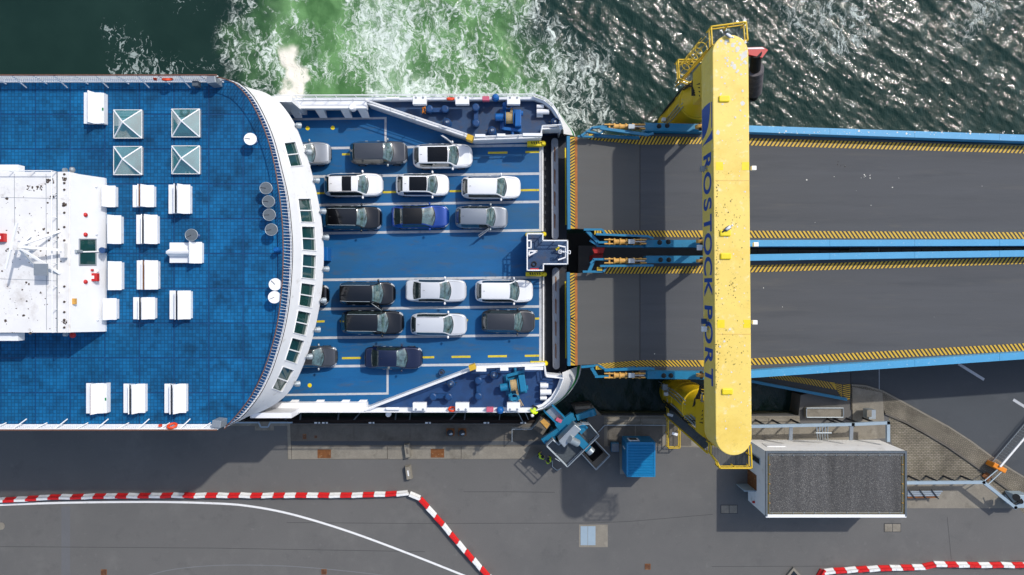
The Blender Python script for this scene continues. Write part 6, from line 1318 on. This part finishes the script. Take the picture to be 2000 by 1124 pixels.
# red and white barrier blocks
def barrier_proto(m, nm):
    b = MB(); prof = [(-.24, 0), (.24, 0), (.24, .12), (.13, .3), (.10, .52), (-.10, .52), (-.13, .3), (-.24, .12)]
    b.loft([Vector((-.5, y, z)) for y, z in prof], [Vector((.44, y*.96, z*.98)) for y, z in prof])
    b.bbox(.42, .56, -.11, .05, .12, .47)
    b.bbox(-.12, .12, -.05, .05, .515, .545)
    me = b.build('tmp', m); return me.data, me
me_r, o1 = barrier_proto('barrier_red', 'r'); me_w, o2 = barrier_proto('barrier_white', 'w')
for o in (o1, o2): bpy.data.objects.remove(o)
def chain(px, n, first_red, where, grp, side):
    P = [W(x, y, DQ) for x, y in px]; L = [0]
    for a, c in zip(P, P[1:]): L.append(L[-1]+(c-a).length)
    def at(s):
        i = 0
        while i < len(P)-2 and L[i+1] < s: i += 1
        return P[i].lerp(P[i+1], (s-L[i])/(L[i+1]-L[i]))
    n = n or int(L[-1]/1.0); st = L[-1]/n
    for i in range(n):
        red = (i % 2 == 0) == first_red; a = at(i*st); c = at((i+1)*st); ang = math.atan2((c-a).y, (c-a).x)
        o = bpy.data.objects.new('barrier_block', me_r if red else me_w); COL.objects.link(o); m_ = (a+c)/2; o.location = (m_.x, m_.y, ZQ+.004); o.rotation_euler = (0, 0, ang+R(random.uniform(-4, 4))); o.scale = (st*1.02, 1, 1)
        tag(o, '%s barrier block, %s %s %s' % (('red' if red else 'white'), NUM(i//2+1), ('red' if red else 'white'), where), 'barrier', grp)
def NUM(k): return ORD[k-1] if k <= 10 else '%d%s' % (k, {1: 'st', 2: 'nd', 3: 'rd'}.get(k % 10 if k not in (11, 12, 13) else 0, 'th'))
chain([(-30, 978), (40, 975.5), (100, 971), (200, 969), (330, 967.5), (500, 967.5), (700, 967), (798, 963)], 38, True, 'one from the left edge in the long row', 'barrier blocks in the long row at left', 0)
chain([(801, 964), (822, 974), (840, 996), (870, 1030), (905, 1072), (940, 1110), (985, 1158)], 12, False, 'one down the slanting leg from the bend', 'barrier blocks of the slanting leg at left', 1)
chain([(1606, 1116), (1660, 1112), (1730, 1109), (1800, 1107), (1822, 1101), (1900, 1103), (2040, 1103)], 20, False, 'one from the left in the lower right row', 'barrier blocks of the row at lower right', 2)
p = W(1601, 1121, DQ); o = bpy.data.objects.new('barrier_block', me_r); COL.objects.link(o); o.location = (p.x, p.y, ZQ+.004); o.rotation_euler = (0, 0, R(60)); tag(o, 'red barrier block turned sideways at the left end of the lower right row', 'barrier', 'barrier blocks of the row at lower right')

# ---------------------------------------------------------------- mooring tower (gangway) in its pit
mt = empty('gangway_tower', W(1120, 865, DQ)); tag(mt, 'blue and grey boarding tower with railed platform at the ferry bow', 'gangway')
dp = 58.0; zp = HC-dp
pf = [(1066, 866), (1078, 854), (1090, 864), (1122, 829), (1134, 824), (1148, 824), (1167, 846), (1106, 906)]
pl = MB().prism(WL(pf, dp), zp-.12, zp).build('platform', 'grating_dark', mt); 
gr = MB()
for i in range(26):
    t_ = i/25; a = W(1066+(1106-1066)*t_, 866+40*t_, dp); c = W(1134+(1167-1134)*t_, 826+20*t_, dp); 
railing(mt, [W(x, y, dp) for x, y in pf], 1.1, 1.0, MATS['galv'], .05, (.5,), 'railing', closed=True)
MB().prism(WL([(1091, 862), (1122.5, 829.5), (1135, 840), (1102, 874.5)], 56.3), zp-.01, HC-56.3).build('machine_cabinet', 'galv', mt, bevel=.03)
q0 = W(1112, 858, 56.1); q1 = W(1128, 866, 56.6); MB().cyl(q0, q1, .32, n=18).build('motor', 'galv', mt)
b = MB(); b.bar(W(1120, 848, 57.3), W(1156, 884, 57.3), .6, .4); b.bar(W(1100, 838, 58.6), W(1120, 855, 58.6), 1.0, .8); b.bar(W(1088, 835, 59.0), W(1120, 812, 59.0), .7, .6); b.bar(W(1126, 816, 59.0), W(1156, 806, 59.0), .5, .5); b.cyl(W(1154, 800, 59), W(1158, 812, 59), .35); b.bar(W(1060, 862, 59), W(1095, 838, 59), .5, .5); b.bar(W(1132, 832, 57.5), W(1142, 842, 57.5), .8, .15); b.bar(W(1115, 808, 59.5), W(1128, 838, 59.5), .4, .5)
b.build('slewing_frame', 'mech_blue', mt); MB().cyl(W(1150, 878, 57), W(1156, 884, 57), .35, n=16).build('counter_drum', 'galv', mt)
gw = MB().bar(W(1074, 798, 56.5), W(1095, 820, 57.2), .8, .12).build('gangway_walk', 'galv', mt); b = MB()
for s in (-1, 1):
    o_ = Vector((.29*s, .29*s, .1)); b.bar(W(1070, 796, 56.3)+o_, W(1096, 822, 57)+o_, .12, .4)
b.build('gangway_side', 'mech_blue', gw); MB().bar(W(1093, 818, 56.8), W(1090, 824, 56.8), .5, .2).build('hinge_box', 'pink', mt)
b = MB(); b.tube([W(1096, 870, 57), W(1110, 856, 57.5), W(1100, 842, 58)], .06, 6); b.build('hoses', 'black_rubber', mt)
b = MB()
for i in range(14):
    t_ = i/13; b.cyl(W(1084, 896-3*0, 60.5-t_*2.4), W(1094, 902, 60.5-t_*2.4), .03, n=5)
b.tube([W(1079, 900, 61), W(1079, 912, 60.9), W(1088, 919, 60.8), W(1096, 915, 60.5)], .04, 6); b.build('ladder', 'galv', mt)
b = MB()
for x, y in ((1082, 860), (1104, 895), (1150, 838), (1122, 850)): b.cyl((W(x, y, dp).x, W(x, y, dp).y, ZQ-2), (W(x, y, dp).x, W(x, y, dp).y, zp-.1), .18, n=10)
b.build('support_legs', 'mech_blue', mt)
# concrete pit and walls around the tower
pit = empty('gangway_pit', W(1160, 885, DQ)); tag(pit, 'open concrete pit with steel rim right of the boarding tower', 'pit')
rim = [(1132, 881), (1160, 857), (1189.5, 888), (1163, 915)]; inn_ = [(1138, 881), (1160, 862), (1179, 884), (1158, 903)]
for i in range(4):
    j = (i+1) % 4; MB().loft([W(*rim[i], 60.9)-Vector((0, 0, 1)), W(*rim[j], 60.9)-Vector((0, 0, 1)), W(*inn_[j], 60.9)-Vector((0, 0, 1)), W(*inn_[i], 60.9)-Vector((0, 0, 1))], [W(*p, 60.2) for p in (rim[i], rim[j], inn_[j], inn_[i])]).build('pit_wall', 'concrete_dark', pit)
MB().prism(WL(inn_, 60.8), ZQ+.005, ZQ+.02).build('pit_floor', 'dark_pit', pit); railing(pit, [W(x, y, 60.2) for x, y in rim], .5, 1.0, MATS['galv'], .05, (.5,), 'rim_rail', closed=True)
wb = MB().prism(WL([(1117, 792), (1154, 788), (1180, 820), (1172, 850), (1150, 850), (1125, 808)], 61.6), -3, HC-61.6).build('wing_wall', 'concrete_dark'); tag(wb, 'angular concrete wing wall in the water behind the boarding tower', 'wall')
MB().bar(W(1155, 795, 61.3), W(1180, 821, 61.3), .3, .4).build('coping', 'concrete', wb); MB().bar(W(1123, 797, 61.3), W(1153, 795, 61.3), .25, .4).build('coping', 'concrete', wb)
bx = MB().prism(WL([(1041, 838), (1056, 818), (1075, 830), (1060, 850)], 59.8), ZQ-1, HC-59.8).build('bumper_box', 'concrete_dark'); tag(bx, 'tilted dark bumper box at the quay corner below the ferry bow', 'bumper'); MB().prism(WL([(1055, 824), (1062, 818), (1074, 829), (1068, 838)], 59.7), HC-59.8, HC-59.72).build('grating', 'cyl_tan', bx)
e = empty('quay_railing', W(1025, 840, DQ)); tag(e, 'thin grey handrail on the quay strip left of the boarding tower', 'railing'); railing(e, [W(1000, 858, DQ), W(1000, 834, DQ), W(1037, 834, DQ), W(1049, 822, DQ)], 1.1, 1.0, MATS['galv'], .035, (.5,), 'rails')
e = empty('water_edge_railing', W(1240, 830, DQ)); tag(e, 'low steel rail along the quay edge between tower and gantry', 'railing'); railing(e, [W(1168, 842, DQ), W(1180, 829, DQ), W(1300, 829, DQ)], .4, 1.2, MATS['galv'], .05, (), 'rails')
e = empty('water_edge_railing', W(1015, 815, DQ)); tag(e, 'short pair of thin stays beside the bow worker at the quay edge', 'fender stay')
MB().bar(W(1012, 806, 61.5), W(1022, 826, 61), .07, .07).build('stay', 'galv', e); MB().bar(W(1026, 806, 61.5), W(1032, 820, 61), .07, .07).build('stay', 'galv', e)

# ---------------------------------------------------------------- people
def person(px, py, d, heading, lean, label, pants, helmet):
    """standing worker; heading = direction faced, lean = forward bend of the torso in radians"""
    p = W(px, py, d-.9); root = empty('person', (p.x, p.y, HC-d)); tag(root, label, 'person', 'dock workers in yellow jackets')
    def skin(nm, pts, edges, m, sub=2):
        me = bpy.data.meshes.new(nm); me.from_pydata([q[:3] for q in pts], edges, []); o = bpy.data.objects.new(nm, me); COL.objects.link(o); o.parent = root; me.materials.append(MATS[m])
        o.modifiers.new('skin', 'SKIN'); 
        for i, q in enumerate(pts): me.skin_vertices[0].data[i].radius = (q[3], q[4] if len(q) > 4 else q[3])
        me.skin_vertices[0].data[0].use_root = True
        sm = o.modifiers.new('sub', 'SUBSURF'); sm.levels = sub; sm.render_levels = sub
        for f in me.polygons: f.use_smooth = True
        return o
    sl, cl = math.sin(lean), math.cos(lean)
    T = lambda x, y, z: (sl*(z-.92)+cl*x, y, .92+cl*(z-.92)-sl*x)      # torso bends about the hip
    body = [(0, 0, .94, .16, .13), (*T(0, 0, 1.12), .155, .12), (*T(0, 0, 1.34), .18, .12), (*T(0, 0, 1.46), .10), (*T(.01, 0, 1.55), .06), (*T(.0, .19, 1.40), .085), (*T(.08, .30, 1.16), .062), (*T(.28, .26, 1.00), .05), (*T(.0, -.19, 1.40), .085), (*T(.08, -.30, 1.16), .062), (*T(.26, -.24, .98), .05)]
    skin('body', body, [(0, 1), (1, 2), (2, 3), (3, 4), (2, 5), (5, 6), (6, 7), (2, 8), (8, 9), (9, 10)], 'hivis')
    skin('trousers', [(0, 0, .95, .15, .13), (.0, .10, .84, .105), (.03, .11, .48, .075), (-.02, .12, .10, .058), (.0, -.10, .84, .105), (.02, -.12, .48, .075), (.0, -.13, .10, .058)], [(0, 1), (1, 2), (2, 3), (0, 4), (4, 5), (5, 6)], pants)
    for s in (1, -1): b = MB().sphere((.06, s*.125, .05), .07, 10, (1.9, .85, .75)).build('shoe', 'black_rubber'); b.parent = root
    hd = Vector(T(.03, 0, 1.66)); o = MB().sphere(hd, .105, 14, (1.05, .88, 1.18)).build('head', 'skin_tone'); o.parent = root
    fd = Vector((cl, 0, -sl)); o = MB().cyl(hd+fd*.09, hd+fd*.135+Vector((0, 0, -.02)), .022, .014, n=8).build('nose', 'skin_tone'); o.parent = root
    for s in (1, -1): o = MB().sphere(hd+Vector((0, s*.095, 0)), .026, 8).build('ear', 'skin_tone'); o.parent = root
    upv = Vector((sl, 0, cl)); o = MB().lathe(hd+upv*.02, [(.118, 0), (.15, .005), (.122, .02), (.115, .07), (.08, .12), (.02, .14)], 16, axis=upv).build('helmet', helmet); o.parent = root
    for j, sy in ((7, 1), (10, -1)):
        w_ = Vector(body[j][:3]); dr_ = Vector((.6, -.1*sy, -.35)).normalized()
        pts = [(*w_, .035), (*(w_+dr_*.08), .04, .02)]; ed = [(0, 1)]
        for k in range(4): a = w_+dr_*.1+Vector((0, (k-1.5)*.02, 0)); e_ = a+dr_*(.05, .06, .055, .045)[k]; f_ = e_+Vector((.01, 0, -.03)); n0 = len(pts); pts += [(*a, .011), (*e_, .01), (*f_, .009)]; ed += [(1, n0), (n0, n0+1), (n0+1, n0+2)]
        a = w_+dr_*.05+Vector((0, -sy*.045, 0)); n0 = len(pts); pts += [(*a, .012), (*(a+dr_*.05), .01)]; ed += [(0, n0), (n0, n0+1)]
        skin('hand', pts, ed, 'skin_tone', 1)
    o = MB()
    for z_ in (1.08, 1.26):
        c = Vector(T(0, 0, z_)); o.torus(c, .165, .012, 16, 5, axis=(sl, 0, cl))
    ob = o.build('reflective_band', 'galv'); ob.parent = root
    root.rotation_euler = (0, 0, heading)
person(1045, 797, DM, R(-115), .75, 'person in bright yellow jacket leaning over the ferry bow rail', 'dark_cloth', 'helmet_white')
person(1054, 893, DQ, R(40), .35, 'person in yellow jacket standing alone on the asphalt left of the ladder', 'dark_cloth', 'dark_cloth')
person(1075, 900, DQ, R(150), .3, 'person in yellow vest beside the tower ladder, holding a dark bag', 'dark_cloth', 'dark_cloth')
# bag held by the second quay worker
p = W(1071, 896.5, DQ); o = MB().box(p+Vector((0, 0, .85)), (.3, .18, .3), rz=.4).build('bag', 'pink', bevel=.04); tag(o, 'small dark pink bag carried by the worker at the ladder', 'bag'); MB().torus(p+Vector((0, 0, 1.02)), .09, .015, 14, 5, axis=(1, 0, 0)).build('strap', 'dark_cloth', o)
